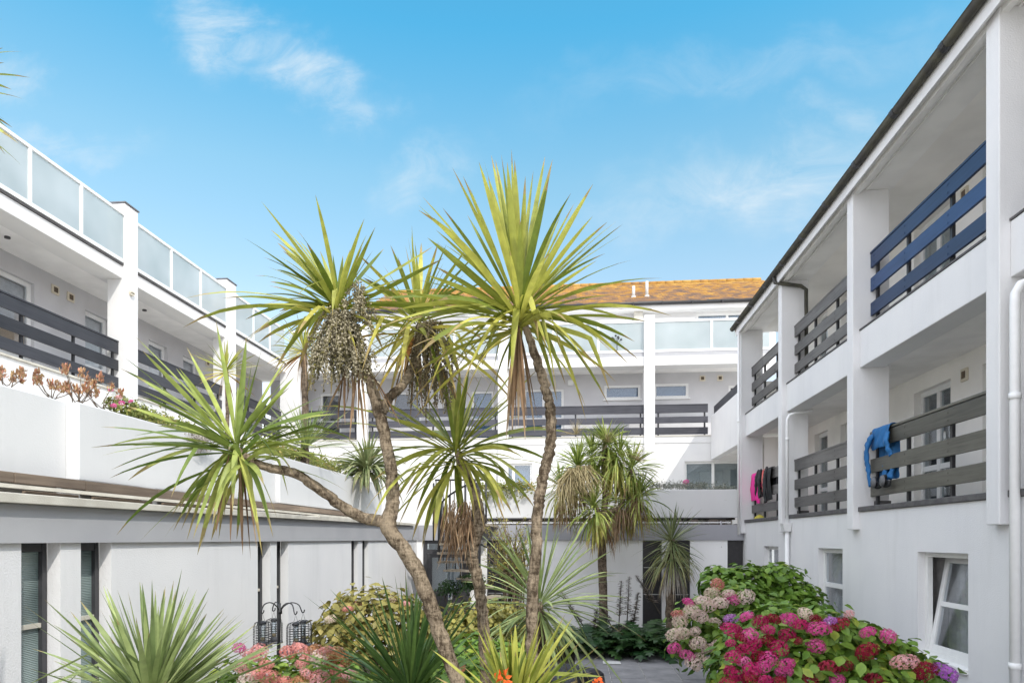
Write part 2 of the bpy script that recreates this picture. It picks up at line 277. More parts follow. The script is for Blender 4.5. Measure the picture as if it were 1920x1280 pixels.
def reeded():
    m, nt, out = new_mat('reeded_glass'); L = nt.links.new
    tc = N(nt, 'ShaderNodeTexCoord'); w = N(nt, 'ShaderNodeTexWave', bands_direction='Z'); w.inputs['Scale'].default_value = 22
    L(tc.outputs['Object'], w.inputs[0])
    n1 = N(nt, 'ShaderNodeTexNoise'); n1.inputs['Scale'].default_value = 1.4; L(tc.outputs['Object'], n1.inputs[0])
    r = ramp(nt, [(0.35, (0.10, 0.14, 0.14)), (0.65, (0.30, 0.38, 0.37))], n1.outputs['Fac'])
    b = N(nt, 'ShaderNodeBsdfPrincipled'); b.inputs['Roughness'].default_value = 0.12; b.inputs['Specular IOR Level'].default_value = 0.9
    L(r.outputs[0], b.inputs['Base Color'])
    bp = N(nt, 'ShaderNodeBump'); bp.inputs['Strength'].default_value = 0.5; bp.inputs['Distance'].default_value = 0.01; L(w.outputs['Fac'], bp.inputs['Height']); L(bp.outputs[0], b.inputs['Normal'])
    L(b.outputs[0], out.inputs[0]); return m
M['reed'] = reeded()
def tiles():
    m, nt, out = new_mat('lichen_roof_tiles'); L = nt.links.new
    tc = N(nt, 'ShaderNodeTexCoord')
    n1 = N(nt, 'ShaderNodeTexNoise'); n1.inputs['Scale'].default_value = 1.6; n1.inputs['Detail'].default_value = 10; n1.inputs['Roughness'].default_value = 0.72; L(tc.outputs['Object'], n1.inputs[0])
    at = N(nt, 'ShaderNodeAttribute'); at.attribute_name = 'leaf'
    sp = N(nt, 'ShaderNodeSeparateColor'); L(at.outputs['Color'], sp.inputs[0])
    m1 = N(nt, 'ShaderNodeMath', operation='MULTIPLY_ADD'); L(sp.outputs[2], m1.inputs[0]); m1.inputs[1].default_value = 0.26; L(n1.outputs['Fac'], m1.inputs[2])
    m2 = N(nt, 'ShaderNodeMath', operation='MULTIPLY_ADD'); L(sp.outputs[1], m2.inputs[0]); m2.inputs[1].default_value = 0.30; L(m1.outputs[0], m2.inputs[2])
    r = ramp(nt, [(0.50, (0.13, 0.095, 0.08)), (0.66, (0.23, 0.14, 0.085)), (0.84, (0.35, 0.185, 0.05)), (1.0, (0.42, 0.26, 0.08))], m2.outputs[0])
    b = N(nt, 'ShaderNodeBsdfPrincipled'); b.inputs['Roughness'].default_value = 0.9; b.inputs['Specular IOR Level'].default_value = 0.1
    L(r.outputs[0], b.inputs['Base Color']); L(b.outputs[0], out.inputs[0]); return m
M['tiles'] = tiles()
def paving():
    m, nt, out = new_mat('grey_paving'); L = nt.links.new
    tc = N(nt, 'ShaderNodeTexCoord')
    n1 = N(nt, 'ShaderNodeTexNoise'); n1.inputs['Scale'].default_value = 2.2; n1.inputs['Detail'].default_value = 9; n1.inputs['Roughness'].default_value = 0.7; L(tc.outputs['Object'], n1.inputs[0])
    r = ramp(nt, [(0.3, (0.12, 0.12, 0.13)), (0.7, (0.27, 0.265, 0.27))], n1.outputs['Fac'])
    b = N(nt, 'ShaderNodeBsdfPrincipled'); b.inputs['Roughness'].default_value = 0.75
    L(r.outputs[0], b.inputs['Base Color'])
    bp = N(nt, 'ShaderNodeBump'); bp.inputs['Strength'].default_value = 0.3; bp.inputs['Distance'].default_value = 0.01; L(n1.outputs['Fac'], bp.inputs['Height']); L(bp.outputs[0], b.inputs['Normal'])
    L(b.outputs[0], out.inputs[0]); return m
M['paving'] = paving()
M['joint'] = paint('mortar_joint', (0.40, 0.39, 0.37), (0.20, 0.19, 0.18), rough=0.9, scale=8, bump=0.3)

# ------------------------------------------------------------------ mesh builder
class MB:
    def __init__(s): s.v = []; s.f = []; s.c = []; s.sm = []
    def add(s, vs, fs, col=(0.5, 0.2, 0.5), smooth=False):
        o = len(s.v)
        s.v += [tuple(v) for v in vs]
        if isinstance(col, list): s.c += col
        else: s.c += [col]*len(vs)
        for f in fs: s.f.append(tuple(i+o for i in f)); s.sm.append(smooth)
        return s
    def box(s, x0, x1, y0, y1, z0, z1, col=(0.5, 0.2, 0.5)):
        x0, x1 = min(x0, x1), max(x0, x1); y0, y1 = min(y0, y1), max(y0, y1); z0, z1 = min(z0, z1), max(z0, z1)
        vs = [(x0, y0, z0), (x1, y0, z0), (x1, y1, z0), (x0, y1, z0), (x0, y0, z1), (x1, y0, z1), (x1, y1, z1), (x0, y1, z1)]
        return s.add(vs, [(3, 2, 1, 0), (4, 5, 6, 7), (0, 1, 5, 4), (1, 2, 6, 5), (2, 3, 7, 6), (3, 0, 4, 7)], col)
    def tube(s, pts, rad, n=8, cap=True, rough=0.0, rng=None, col=(0.5, 0.2, 0.5)):
        pts = [Vector(p) for p in pts]
        if not isinstance(rad, (list, tuple)): rad = [rad]*len(pts)
        vs = []; fs = []; prev = None
        for i, p in enumerate(pts):
            d = (pts[min(i+1, len(pts)-1)]-pts[max(i-1, 0)]).normalized()
            if prev is None:
                a = Vector((0, 0, 1)) if abs(d.z) < 0.9 else Vector((1, 0, 0))
                u = d.cross(a).normalized()
            else: u = (prev-d*prev.dot(d)).normalized()
            prev = u; w = d.cross(u)
            for k in range(n):
                a = 2*PI*k/n; r = rad[i]
                if rough and rng: r *= 1+rng.uniform(-rough, rough)
                vs.append(p+(u*math.cos(a)+w*math.sin(a))*r)
        for i in range(len(pts)-1):
            for k in range(n):
                fs.append((i*n+k, i*n+(k+1) % n, (i+1)*n+(k+1) % n, (i+1)*n+k))
        if cap:
            fs.append(tuple(range(n-1, -1, -1))); fs.append(tuple((len(pts)-1)*n+k for k in range(n)))
        return s.add(vs, fs, col, True)
    def build(s, name, mat, parent=None, off=(0, 0, 0), bevel=0, kind=None, label=None):
        me = bpy.data.meshes.new(name)
        off = Vector(off)
        me.from_pydata([(v[0]-off.x, v[1]-off.y, v[2]-off.z) for v in s.v], [], s.f)
        me.polygons.foreach_set('use_smooth', s.sm)
        a = me.attributes.new('leaf', 'FLOAT_COLOR', 'POINT')
        flat = []
        for c in s.c: flat += [c[0], c[1], c[2], 1.0]
        a.data.foreach_set('color', flat)
        me.materials.append(mat); me.update()
        o = bpy.data.objects.new(name, me); C.objects.link(o)
        if parent is not None: o.parent = parent
        if bevel:
            b = o.modifiers.new('bevel', 'BEVEL'); b.width = bevel; b.segments = 2; b.limit_method = 'ANGLE'
        if kind: o['kind'] = kind
        if label: o['label'] = label
        return o
def thing(name, label, cat, loc, group=None):
    o = bpy.data.objects.new(name, None); C.objects.link(o); o.location = loc; o.empty_display_size = 0.2
    o['label'] = label; o['category'] = cat
    if group: o['group'] = group
    return o
def rootof(o):
    while o.parent is not None: o = o.parent
    return o
def part(mb, name, mat, parent, bevel=0, label=None, kind=None):
    return mb.build(name, mat, parent, rootof(parent).location, bevel, kind, label)
def single(mb, name, mat, label, cat, loc, group=None, bevel=0):
    o = mb.build(name, mat, None, loc, bevel); o.location = loc; o['label'] = label; o['category'] = cat
    if group: o['group'] = group
    return o

class Fr:
    """a wall plane: 'X' or 'Y' constant at pos, sign = outward direction; u along the wall, z up, w outward"""
    def __init__(s, k, pos, sg): s.k, s.p, s.s = k, pos, sg
    def pt(s, u, z, w): return (s.p+s.s*w, u, z) if s.k == 'X' else (u, s.p+s.s*w, z)
def lbox(mb, fr, u0, u1, z0, z1, w0, w1):
    a = fr.pt(u0, z0, w0); b = fr.pt(u1, z1, w1)
    return mb.box(a[0], b[0], a[1], b[1], a[2], b[2])
def wall_holes(mb, fr, u0, u1, z0, z1, t, holes):
    us = sorted({u0, u1, *[h[0] for h in holes], *[h[1] for h in holes]}); zs = sorted({z0, z1, *[h[2] for h in holes], *[h[3] for h in holes]})
    def q(a, b, c, d): mb.add([fr.pt(*a), fr.pt(*b), fr.pt(*c), fr.pt(*d)], [(0, 1, 2, 3)])
    for i in range(len(us)-1):
        for j in range(len(zs)-1):
            cu = (us[i]+us[i+1])/2; cz = (zs[j]+zs[j+1])/2
            if any(h[0] < cu < h[1] and h[2] < cz < h[3] for h in holes): continue
            for w in (0, -t): q((us[i], zs[j], w), (us[i+1], zs[j], w), (us[i+1], zs[j+1], w), (us[i], zs[j+1], w))
    for a, b, c, d in holes+[(u0, u1, z0, z1)]:
        q((a, c, 0), (a, d, 0), (a, d, -t), (a, c, -t)); q((b, c, 0), (b, d, 0), (b, d, -t), (b, c, -t))
        q((a, c, 0), (b, c, 0), (b, c, -t), (a, c, -t)); q((a, d, 0), (b, d, 0), (b, d, -t), (a, d, -t))
def window(parent, fr, u0, u1, z0, z1, w=-0.06, mull=(), trans=(), back='room', fw=0.055, frame='upvc', glassm='glass', name='window', sill=False, depth=0.06, backtop=None):
    """frame with panes between mullions (u positions) and transoms (z positions), blind or room behind"""
    mb = MB()
    lbox(mb, fr, u0, u0+fw, z0, z1, w-depth, w); lbox(mb, fr, u1-fw, u1, z0, z1, w-depth, w)
    lbox(mb, fr, u0+fw, u1-fw, z1-fw, z1, w-depth, w); lbox(mb, fr, u0+fw, u1-fw, z0, z0+fw, w-depth, w)
    for m in mull: lbox(mb, fr, m-fw*0.6, m+fw*0.6, z0+fw, z1-fw, w-depth, w-0.004)
    for t in trans: lbox(mb, fr, u0+fw, u1-fw, t-fw*0.5, t+fw*0.5, w-depth, w-0.006)
    if sill: lbox(mb, fr, u0-0.04, u1+0.04, z0-0.04, z0-0.002, w-depth, w+0.09)
    f = part(mb, name, M[frame], parent)
    us = [u0+fw]+sorted(mull)+[u1-fw]
    for i in range(len(us)-1):
        p = MB(); lbox(p, fr, us[i], us[i+1], z0+fw, z1-fw, w-depth*0.6, w-depth*0.6+0.008)
        part(p, 'pane', M[glassm], f)
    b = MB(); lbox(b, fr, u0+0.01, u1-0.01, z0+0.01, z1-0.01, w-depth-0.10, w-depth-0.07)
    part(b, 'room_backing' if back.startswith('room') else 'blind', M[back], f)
    if backtop:
        b = MB(); lbox(b, fr, u0+fw*0.5, u1-fw*0.5, z1-(z1-z0)*0.55, z1-fw, w-depth-0.05, w-depth-0.03); part(b, 'blind', M[backtop], f)
    return f
def railing(parent, fr, u0, u1, base, w, mat, posts, jitter=0, cap=True, offs=((0.23, 0.42), (0.58, 0.78), (0.94, 1.14)), bolts=False):
    cm = MB(); lbox(cm, fr, u0, u1, base+offs[-1][1]+0.003, base+offs[-1][1]+0.035, w-0.09, w+0.008)
    r = part(cm, 'railing', M[mat], parent, bevel=0.004)
    for p in posts:
        mb = MB(); lbox(mb, fr, p-0.025, p+0.025, base, base+offs[-1][1]-0.06, w-0.075, w-0.037); part(mb, 'post', M['black_metal'], r)
    for i, (a, b) in enumerate(offs):
        bm = MB(); j = random.uniform(-jitter, jitter)
        lbox(bm, fr, u0, u1, base+a+j, base+b+j, w-0.036, w)
        if bolts:
            for p in posts:
                for zz in (0.27, 0.73): lbox(bm, fr, p-0.012, p+0.012, base+a+(b-a)*zz-0.012, base+a+(b-a)*zz+0.012, w+0.0005, w+0.006)
        e0, e1 = random.uniform(-.007, .007), random.uniform(-.007, .007)
        bm.v = [((v[0]), v[1], v[2]+(e0 if (v[1] if fr.k == 'X' else v[0]) < (u0+u1)/2 else e1)) for v in bm.v]
        part(bm, 'board', M[mat], r, bevel=0.004)
    return r
def balustrade(parent, fr, u0, u1, z0, z1, w, posts):
    mb = MB()
    lbox(mb, fr, u0, u1, z1-0.06, z1, w-0.035, w+0.03); lbox(mb, fr, u0, u1, z0, z0+0.075, w-0.035, w+0.03)
    ps = sorted(posts)
    for p in ps: lbox(mb, fr, p-0.035, p+0.035, z0+0.075, z1-0.06, w-0.03, w+0.027)
    r = part(mb, 'balustrade', M['white_metal'], parent, bevel=0.004)
    e = [u0]+ps+[u1]
    for i in range(len(e)-1):
        if e[i+1]-e[i] < 0.1: continue
        p = MB(); lbox(p, fr, e[i], e[i+1], z0+0.04, z1-0.03, w-0.008, w+0.004); part(p, 'glass_panel', M['frosted'], r)
    return r
random.seed(11)
G = -EYE
# ------------------------------------------------------------------ the setting
mb = MB(); mb.add([(-400, -400, G-0.03), (400, -400, G-0.03), (400, 400, G-0.03), (-400, 400, G-0.03)], [(0, 1, 2, 3)])
g = mb.build('ground', M['coping']); g['kind'] = 'structure'
mb = MB(); mb.add([(-4.1, 2.0, G-0.02), (4.2, 2.0, G-0.02), (4.2, 17.5, G-0.02), (-4.1, 17.5, G-0.02)], [(0, 1, 2, 3)])
o = mb.build('flower_bed', M['soil']); o['kind'] = 'structure'
mb = MB(); mb.add([(0.0, 2.0, G-0.012), (4.2, 2.0, G-0.012), (4.2, 15.2, G-0.012), (0.0, 15.2, G-0.012)], [(0, 1, 2, 3)])
o = mb.build('path_bedding', M['joint']); o['kind'] = 'structure'
mb = MB(); rr = random.Random(3); yy = 2.0; row = 0
while yy < 15.1:
    xx = 0.02 - (0.3 if row % 2 else 0)
    while xx < 4.1:
        z = G + rr.uniform(-0.004, 0.004)
        mb.box(max(xx, 0.02)+0.008, min(xx+0.6, 4.18)-0.008, yy+0.006, yy+0.9-0.006, G-0.05, z)
        xx += 0.6
    yy += 0.9; row += 0
o = mb.build('path', M['paving'], bevel=0.006); o['kind'] = 'structure'

# ------------------------------------------------------------------ left garden wing
LW = thing('garden_wing', 'long single storey white wing with grey fascia and slit windows along the left side', 'building', (-4.1, 10, G))
fL = Fr('X', -4.1, 1)
pairs = [(0.92, 1.29), (1.51, 1.88), (4.72, 5.11), (5.335, 5.71), (8.52, 8.89), (9.09, 9.47), (12.25, 12.63), (12.9, 13.28)]
mb = MB(); wall_holes(mb, fL, -2, 17.5, G, -0.031, 0.114, [(a, b, G+0.1, -0.0312) for a, b in pairs])
part(mb, 'wall', M['white_worn'], LW)
for a, b in pairs:
    f = MB(); wo = -0.116 if a < 12 else -0.078
    lbox(f, fL, b-0.05, b-0.0015, G+0.1, -0.0315, -0.19, wo); lbox(f, fL, a-0.1, a-0.05, G+0.1, -0.031, -0.19, -0.116)
    lbox(f, fL, a-0.05, b-0.05, -0.10, -0.031, -0.19, -0.12); lbox(f, fL, a-0.05, b-0.05, G+0.1, G+0.16, -0.19, -0.12)
    fo = part(f, 'window', M['dark_frame'], LW)
    p = MB(); lbox(p, fL, a-0.05, b-0.05, G+0.16, -0.10, -0.16, -0.15); part(p, 'pane', M['reed'], fo)
    t = MB(); lbox(t, fL, a-0.05, b-0.05, -0.70, -0.665, -0.149, -0.125); part(t, 'glazing_bar', M['coping'], fo)
def prism(mb, x0, x1, y0, y1, za0, za1, zb0, zb1):
    vs = [(x0, y0, za0), (x1, y0, za0), (x1, y1, zb0), (x0, y1, zb0), (x0, y0, za1), (x1, y0, za1), (x1, y1, zb1), (x0, y1, zb1)]
    return mb.add(vs, [(3, 2, 1, 0), (4, 5, 6, 7), (0, 1, 5, 4), (1, 2, 6, 5), (2, 3, 7, 6), (3, 0, 4, 7)])
mb = MB(); prism(mb, -4.3, -4.065, -2, 17.5, -0.03, 0.215, -0.03, 0.335); part(mb, 'fascia', M['band'], LW)
mb = MB()
ys = [-2, 1.2, 4.3, 7.35, 10.4, 13.5, 16.9]
for a, b in zip(ys[:-1], ys[1:]):
    za = 0.218+0.12*(a+2)/19.5; zb = 0.218+0.12*(b+2)/19.5
    prism(mb, -4.34, -4.0, a+0.004, b-0.004, za, za+0.075, zb, zb+0.055)
part(mb, 'coping', M['coping'], LW, bevel=0.006)
mb = MB(); mb.box(-9.0, -4.45, -2, 17.45, -0.02, 0.16); part(mb, 'terrace_roof', M['coping'], LW)
# slatted plank rail under the planter
RL = thing('plank_rail', 'low slatted rail of weathered planks between the left planter and the grey fascia', 'rail', (-4.35, 10, 0.2))
y = -2.0; rr = random.Random(5)
while y < 15.2:
    l = rr.uniform(0.7, 1.3); z = rr.uniform(-0.012, 0.012)
    mb = MB(); mb.box(-4.47, -4.43, y, y+l-0.01, 0.437+z, 0.53); part(mb, 'plank', M['wood_brown'], RL, bevel=0.004)
    if rr.random() < 0.75: mb = MB(); mb.box(-4.46, -4.425, y+0.1, y+l-0.1, 0.30, 0.392); part(mb, 'plank', M['wood_brown'], RL, bevel=0.004)
    y += l
mb = MB(); mb.box(-4.40, -4.36, -2, 16.6, 0.398, 0.428); part(mb, 'rail_bar', M['coping'], RL)
for y in [3.3, 5.6, 6.75, 8.0, 9.3, 10.8, 12.3, 13.9, 15.3, 16.5]: mb = MB(); mb.box(-4.53, -4.48, y, y+0.22, 0.17, 0.52); part(mb, 'block', M['white'], RL)
# planter walls
PL = thing('planter_wall', 'long white rendered planter wall on the left terrace above the slatted rail', 'planter', (-4.8, 9, 0.54))
mb = MB(); mb.box(-4.9, -4.62, -2, 5.83, 0.54, 1.25); mb.box(-4.9, -4.5, 5.83, 9.93, 0.535, 1.247); mb.box(-4.9, -4.43, 9.93, 15.4, 0.54, 1.25)
part(mb, 'front_wall', M['white_planter'], PL, bevel=0.012)
mb = MB(); mb.box(-5.5, -5.35, -2, 15.4, 0.2, 1.22); mb.box(-5.35, -4.9, 15.25, 15.4, 0.2, 1.22); mb.box(-5.35, -4.9, -2, 15.25, 0.5, 0.56); part(mb, 'rear_wall', M['white'], PL)
mb = MB(); mb.box(-5.35, -4.9, -2, 15.25, 0.9, 1.18); part(mb, 'soil', M['soil'], PL)
PB = thing('planter_wall', 'white planter wall across the far end of the courtyard with plants spilling over its top', 'planter', (1, 18.2, 0.55))
mb = MB(); mb.box(-2.42, 4.15, 17.9, 18.12, 0.55, 1.27); part(mb, 'front_wall', M['white_planter'], PB, bevel=0.012)
mb = MB(); mb.box(-2.42, 4.15, 18.55, 18.67, 0.2, 1.23); part(mb, 'rear_wall', M['white'], PB)
mb = MB(); mb.box(-2.40, 4.13, 18.13, 18.54, 0.5, 1.19); part(mb, 'soil', M['soil'], PB)

# ------------------------------------------------------------------ far garden wing
BW = thing('garden_wing', 'single storey white wing with grey fascia and black panels across the far end', 'building', (0, 17.5, G))
fB = Fr('Y', 17.5, -1)
def bx(px, Y): return Y*((px-960)*C_-1280*S_)/(1280*C_+(px-960)*S_)
holes = [(bx(793, 17.5), bx(881, 17.5), G+0.02, -0.0312), (bx(913, 17.5), bx(947, 17.5), G+0.1, -0.0312), (bx(1205, 17.5), bx(1241, 17.5), G+0.1, -0.0312), (bx(1262, 17.5), bx(1294, 17.5), G+0.1, -0.0312), (bx(1364, 17.5), bx(1396, 17.5), G+0.1, -0.0312)]
mb = MB(); wall_holes(mb, fB, -4.09, 4.19, G, -0.031, 0.12, holes); part(mb, 'wall', M['white_bright'], BW)
mb = MB(); mb.box(-4.06, 4.19, 17.46, 17.75, -0.03, 0.36); part(mb, 'fascia', M['band_dark'], BW)
mb = MB(); mb.box(-4.4, 4.19, 17.76, 23, -0.02, 0.2); part(mb, 'terrace_roof', M['coping'], BW)
for a, b, c, d in holes[1:]:
    f = MB(); lbox(f, fB, a, a+0.03, c, d, -0.11, -0.05); lbox(f, fB, b-0.03, b, c, d, -0.11, -0.05)
    fo = part(f, 'panel_window', M['dark_frame'], BW)
    p = MB(); lbox(p, fB, a+0.03, b-0.03, c, d, -0.10, -0.07); part(p, 'pane', M['panel_black'], fo)
    t = MB()
    for zz in (-0.72, -1.40): lbox(t, fB, a+0.03, b-0.03, zz-0.01, zz+0.01, -0.069, -0.055)
    part(t, 'glazing_bar', M['blind'], fo)
a, b, c, d = holes[0]
f = MB(); lbox(f, fB, a, a+0.1, c, d, -0.11, -0.04); lbox(f, fB, b-0.1, b, c, d, -0.11, -0.04); lbox(f, fB, a+0.1, b-0.1, -0.12, -0.0315, -0.11, -0.04)
lbox(f, fB, a+0.1, b-0.1, -0.38, -0.27, -0.11, -0.04)
DO = part(f, 'door', M['dark_frame'], BW)
f = MB(); lbox(f, fB, a+0.1, b-0.1, -0.27, -0.12, -0.09, -0.08); lbox(f, fB, a+0.22, b-0.22, -1.35, -0.48, -0.085, -0.075); part(f, 'pane', M['glass'], DO)
f = MB(); lbox(f, fB, a+0.1, a+0.22, c, -0.385, -0.1, -0.06); lbox(f, fB, b-0.22, b-0.1, c, -0.385, -0.1, -0.06); lbox(f, fB, a+0.22, b-0.22, -0.48, -0.385, -0.1, -0.06); lbox(f, fB, a+0.22, b-0.22, c, -1.35, -0.1, -0.06)
part(f, 'door_leaf', M['dark_frame'], DO)
f = MB(); lbox(f, fB, a+0.1, b-0.1, c, -0.12, -0.30, -0.25); part(f, 'room_backing', M['band'], DO)
sx = bx(842, 17.4)
f = MB(); lbox(f, fB, sx-0.055, sx+0.055, -1.58, -1.42, -0.058, -0.052); sg = part(f, 'notice', M['sign_white'], DO)
f = MB(); lbox(f, fB, sx-0.04, sx+0.025, -1.515, -1.445, -0.051, -0.048); part(f, 'symbol', M['sign_blue'], sg)
RB = thing('terrace_rail', 'low thin rail above the far grey fascia in front of the far planter', 'rail', (0.5, 17.7, 0.36))
mb = MB(); mb.box(-2.9, 3.9, 17.60, 17.63, 0.405, 0.435); part(mb, 'rail_bar', M['white'], RB)
mb = MB(); mb.box(-2.9, 3.85, 17.64, 17.67, 0.515, 0.54); part(mb, 'top_bar', M['dark_frame'], RB)
for x in [-2.7, -1.9, -1.2, -0.6, 0.3, 0.95, 1.8, 2.5, 2.95, 3.4, 3.62]: mb = MB(); mb.box(x, x+rr.uniform(0.16, 0.22), 17.72, 17.76, 0.365, 0.50); part(mb, 'plank', M['wood_brown_x'], RB)
mb = MB(); mb.tube([W(1352, 976, 17.15), W(1352, 1018, 17.15)], 0.018); mb.tube([W(1352, 1018, 17.15), W(1352, 1026, 17.13)], 0.045); part(mb, 'lamp_stem', M['band'], RB)

# ------------------------------------------------------------------ left apartment block
LB = thing('apartment_block', 'white apartment block on the left with black board railings and frosted glass roof terrace', 'building', (-10, 10, G))
fX = Fr('X', -9.4, 1)
mb = MB(); mb.box(-9.65, -9.45, -2, 21.5, G, 3.04); part(mb, 'parapet', M['white'], LB)
mb = MB(); mb.box(-9.68, -9.42, -2, 21.5, 3.042, 3.08); part(mb, 'sill', M['coping'], LB)
mb = MB(); mb.box(-9.95, -9.44, -2, 23.2, 5.45, 5.72); part(mb, 'edge_beam', M['white'], LB, bevel=0.012)
mb = MB(); mb.box(-14.2, -9.952, -2, 23.2, 5.53, 5.70); part(mb, 'ceiling', M['soffit'], LB)
mb = MB(); mb.box(-9.9, -9.41, -2, 21.6, 5.722, 5.75); part(mb, 'drip_edge', M['sill'], LB)
mb = MB(); mb.box(-9.95, -9.67, -2, 23, 2.7, 2.9); mb.box(-10.9, -9.95, -2, 23, 2.7, 2.88); part(mb, 'balcony_floor', M['soffit'], LB)
fW = Fr('X', -10.9, 1)
wins = [(7.2, 8.2, 2.95, 5.13, ()), (11.5, 12.88, 3.55, 5.16, ()), (14.32, 15.1, 2.95, 5.13, ()), (16.6, 17.4, 2.95, 5.13, ()), (18.15, 18.9, 3.9, 5.13, ()), (20.0, 20.8, 2.95, 5.13, ())]
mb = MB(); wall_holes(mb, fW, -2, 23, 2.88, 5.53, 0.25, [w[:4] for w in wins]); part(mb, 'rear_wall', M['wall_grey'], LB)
backs = ['blind', 'blind_tan', 'blind', 'blind', 'room_sky_reflection', 'blind']
for w, bk in zip(wins, backs):
    window(LB, fW, *w[:4], w=-0.08, trans=((w[2]+0.95,) if w[2] < 3 else ()), back=bk, fw=0.09, backtop='curtain', glassm='clear_glass')
def air_vent(parent, fr, u, z0, z1, hw):
    mb = MB(); lbox(mb, fr, u-hw, u+hw, z0, z1, 0.001, 0.03); v = part(mb, 'air_vent', M['cream_plastic'], parent, bevel=0.006)
    mb = MB(); lbox(mb, fr, u-hw*.55, u+hw*.55, z0+(z1-z0)*.22, z1-(z1-z0)*.22, 0.0305, 0.036); part(mb, 'grille', M['stem_brown'], v)
for y in (13.42, 13.86, 9.3, 19.4): air_vent(LB, fW, y, 5.14, 5.33, 0.10)
fins = [(5.2, 5.63), (9.35, 9.78), (13.49, 13.92), (17.7, 18.2)]
for i, (a, b) in enumerate(fins):
    p = MB(); p.box(-9.78, -9.38, a, b, G, 7.03); po = part(p, 'pillar', M['white'], LB, bevel=0.012)
    c = MB(); c.box(-9.80, -9.36, a-0.02, b+0.02, 7.032, 7.06); part(c, 'cap', M['lead'], po)
e = [(-2, 5.2)]+[(fins[i][1], fins[i+1][0]) for i in range(3)]+[(18.2, 21.45)]
for a, b in e:
    n = max(2, round((b-a)/1.25)); ps = [a+(b-a)*k/n for k in range(1, n)]
    balustrade(LB, Fr('X', -9.42, 1), a+0.005, b-0.005, 5.765, 6.82, 0.0, ps)
    posts = [a+0.15]+[a+(b-a)*k/3 for k in (1, 2)]+[b-0.12]
    railing(LB, Fr('X', -9.52, 1), a-0.02 if a > 0 else a, b-0.005, 3.08, 0.0, 'board_black', posts, jitter=0.006, offs=((0.09, 0.30), (0.45, 0.67), (0.80, 1.03)))
mb = MB(); mb.box(-9.402, -9.33, 13.62, 13.72, 5.16, 5.21); mb.box(-9.36, -9.33, 13.60, 13.74, 5.19, 5.24); part(mb, 'sensor_light', M['cream_plastic'], LB)
for y in (11.6, 15.6): mb = MB(); mb.tube([(-10.35, y, 5.50), (-10.35, y, 5.529)], 0.05, 12); part(mb, 'downlight', M['sill'], LB)

# ------------------------------------------------------------------ far apartment block
FB = thing('apartment_block', 'white apartment block across the far end under an orange lichen covered tiled roof', 'building', (0, 22, G))
fY = Fr('Y', 21.66, -1)
lw = [(bx(1284, 21.7), bx(1390, 21.7)+0.0, 1.25, 2.42), (bx(930, 21.7), bx(998, 21.7), 1.3, 2.42), (bx(600, 21.7), bx(650, 21.7), 0.3, 2.42)]
mb = MB(); wall_holes(mb, Fr('Y', 21.72, -1), -9.44, 6.0, G, 3.0, 0.25, lw[:2]); part(mb, 'lower_wall', M['white'], FB)
window(FB, Fr('Y', 21.72, -1), *lw[0], w=-0.07, mull=(bx(1338, 21.7),), back='blind', fw=0.07)
window(FB, Fr('Y', 21.72, -1), *lw[1], w=-0.07, mull=(bx(962, 21.7),), back='room_sky_reflection', fw=0.07)
mb = MB(); mb.box(-9.44, 5.9, 21.70, 21.9, 3.002, 3.20); part(mb, 'parapet', M['white'], FB)
mb = MB(); mb.box(-9.43, 5.9, 21.68, 21.93, 3.202, 3.235); part(mb, 'sill', M['coping'], FB)
mb = MB(); mb.box(-9.43, 6.0, 21.9, 23.0, 2.8, 2.98); part(mb, 'balcony_floor', M['soffit'], FB)
mb = MB(); mb.box(-9.43, 6.0, 21.70, 22.2, 5.43, 5.72); part(mb, 'edge_beam', M['white'], FB, bevel=0.012)
mb = MB(); mb.box(-9.43, 6.0, 22.202, 28.5, 5.50, 5.70); part(mb, 'ceiling', M['soffit'], FB)
mb = MB(); mb.box(-9.43, 6.0, 21.73, 22.2, 5.722, 5.84); part(mb, 'drip_edge', M['band'], FB)
fR = Fr('Y', 23.0, -1)
bw = [(bx(1133, 23), bx(1201, 23), 4.65, 5.12), (bx(1226, 23), bx(1291, 23), 4.66, 5.14), (bx(982, 23), bx(1057, 23), 2.99, 5.05), (bx(884, 23), bx(926, 23), 2.99, 5.03), (bx(735, 23), bx(790, 23), 3.9, 5.05), (bx(1366, 23), bx(1366, 23)+0.85, 2.99, 5.05), (bx(600, 23), bx(640, 23), 2.99, 5.05)]
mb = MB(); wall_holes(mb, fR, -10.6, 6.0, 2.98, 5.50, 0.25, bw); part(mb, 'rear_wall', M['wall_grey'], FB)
for i, w in enumerate(bw):
    mid = ((w[0]+w[1])/2,) if i == 2 else ()
    window(FB, fR, *w, w=-0.05 if i > 1 else -0.01, mull=mid, trans=((4.05,) if w[2] < 3 else ()), back='room_sky_reflection' if i in (2, 3, 0, 1) else 'room', fw=0.08, sill=i in (0, 1, 4), glassm='clear_glass')
for px in (1317, 1350): air_vent(FB, fR, bx(px, 23), 5.20, 5.38, 0.09)
mb = MB(); x = bx(1070, 23); lbox(mb, fR, x-0.09, x+0.09, 5.13, 5.32, 0.001, 0.08); part(mb, 'lamp', M['upvc'], FB, bevel=0.02)
cols = [(-9.66, -8.98), (-7.07, -6.72), (-2.45, -2.12), (2.16, 2.49)]
for i, (a, b) in enumerate(cols):
    p = MB(); p.box(a, b, 21.64, 22.1 if i else 22.3, 0.2, 7.0 if i else 5.9); part(p, 'pillar', M['white'], FB, bevel=0.012)
e = [(-8.98, -7.07), (-6.72, -2.45), (-2.12, 2.16), (2.49, 4.14)]
for a, b in e:
    railing(FB, fY, a+0.005, b-0.005, 3.235, -0.12, 'board_black_x', [a+0.12]+([(a+b)/2] if b-a > 2 else [])+[b-0.1], jitter=0.008, offs=((0.05, 0.27), (0.40, 0.60), (0.72, 0.95)))
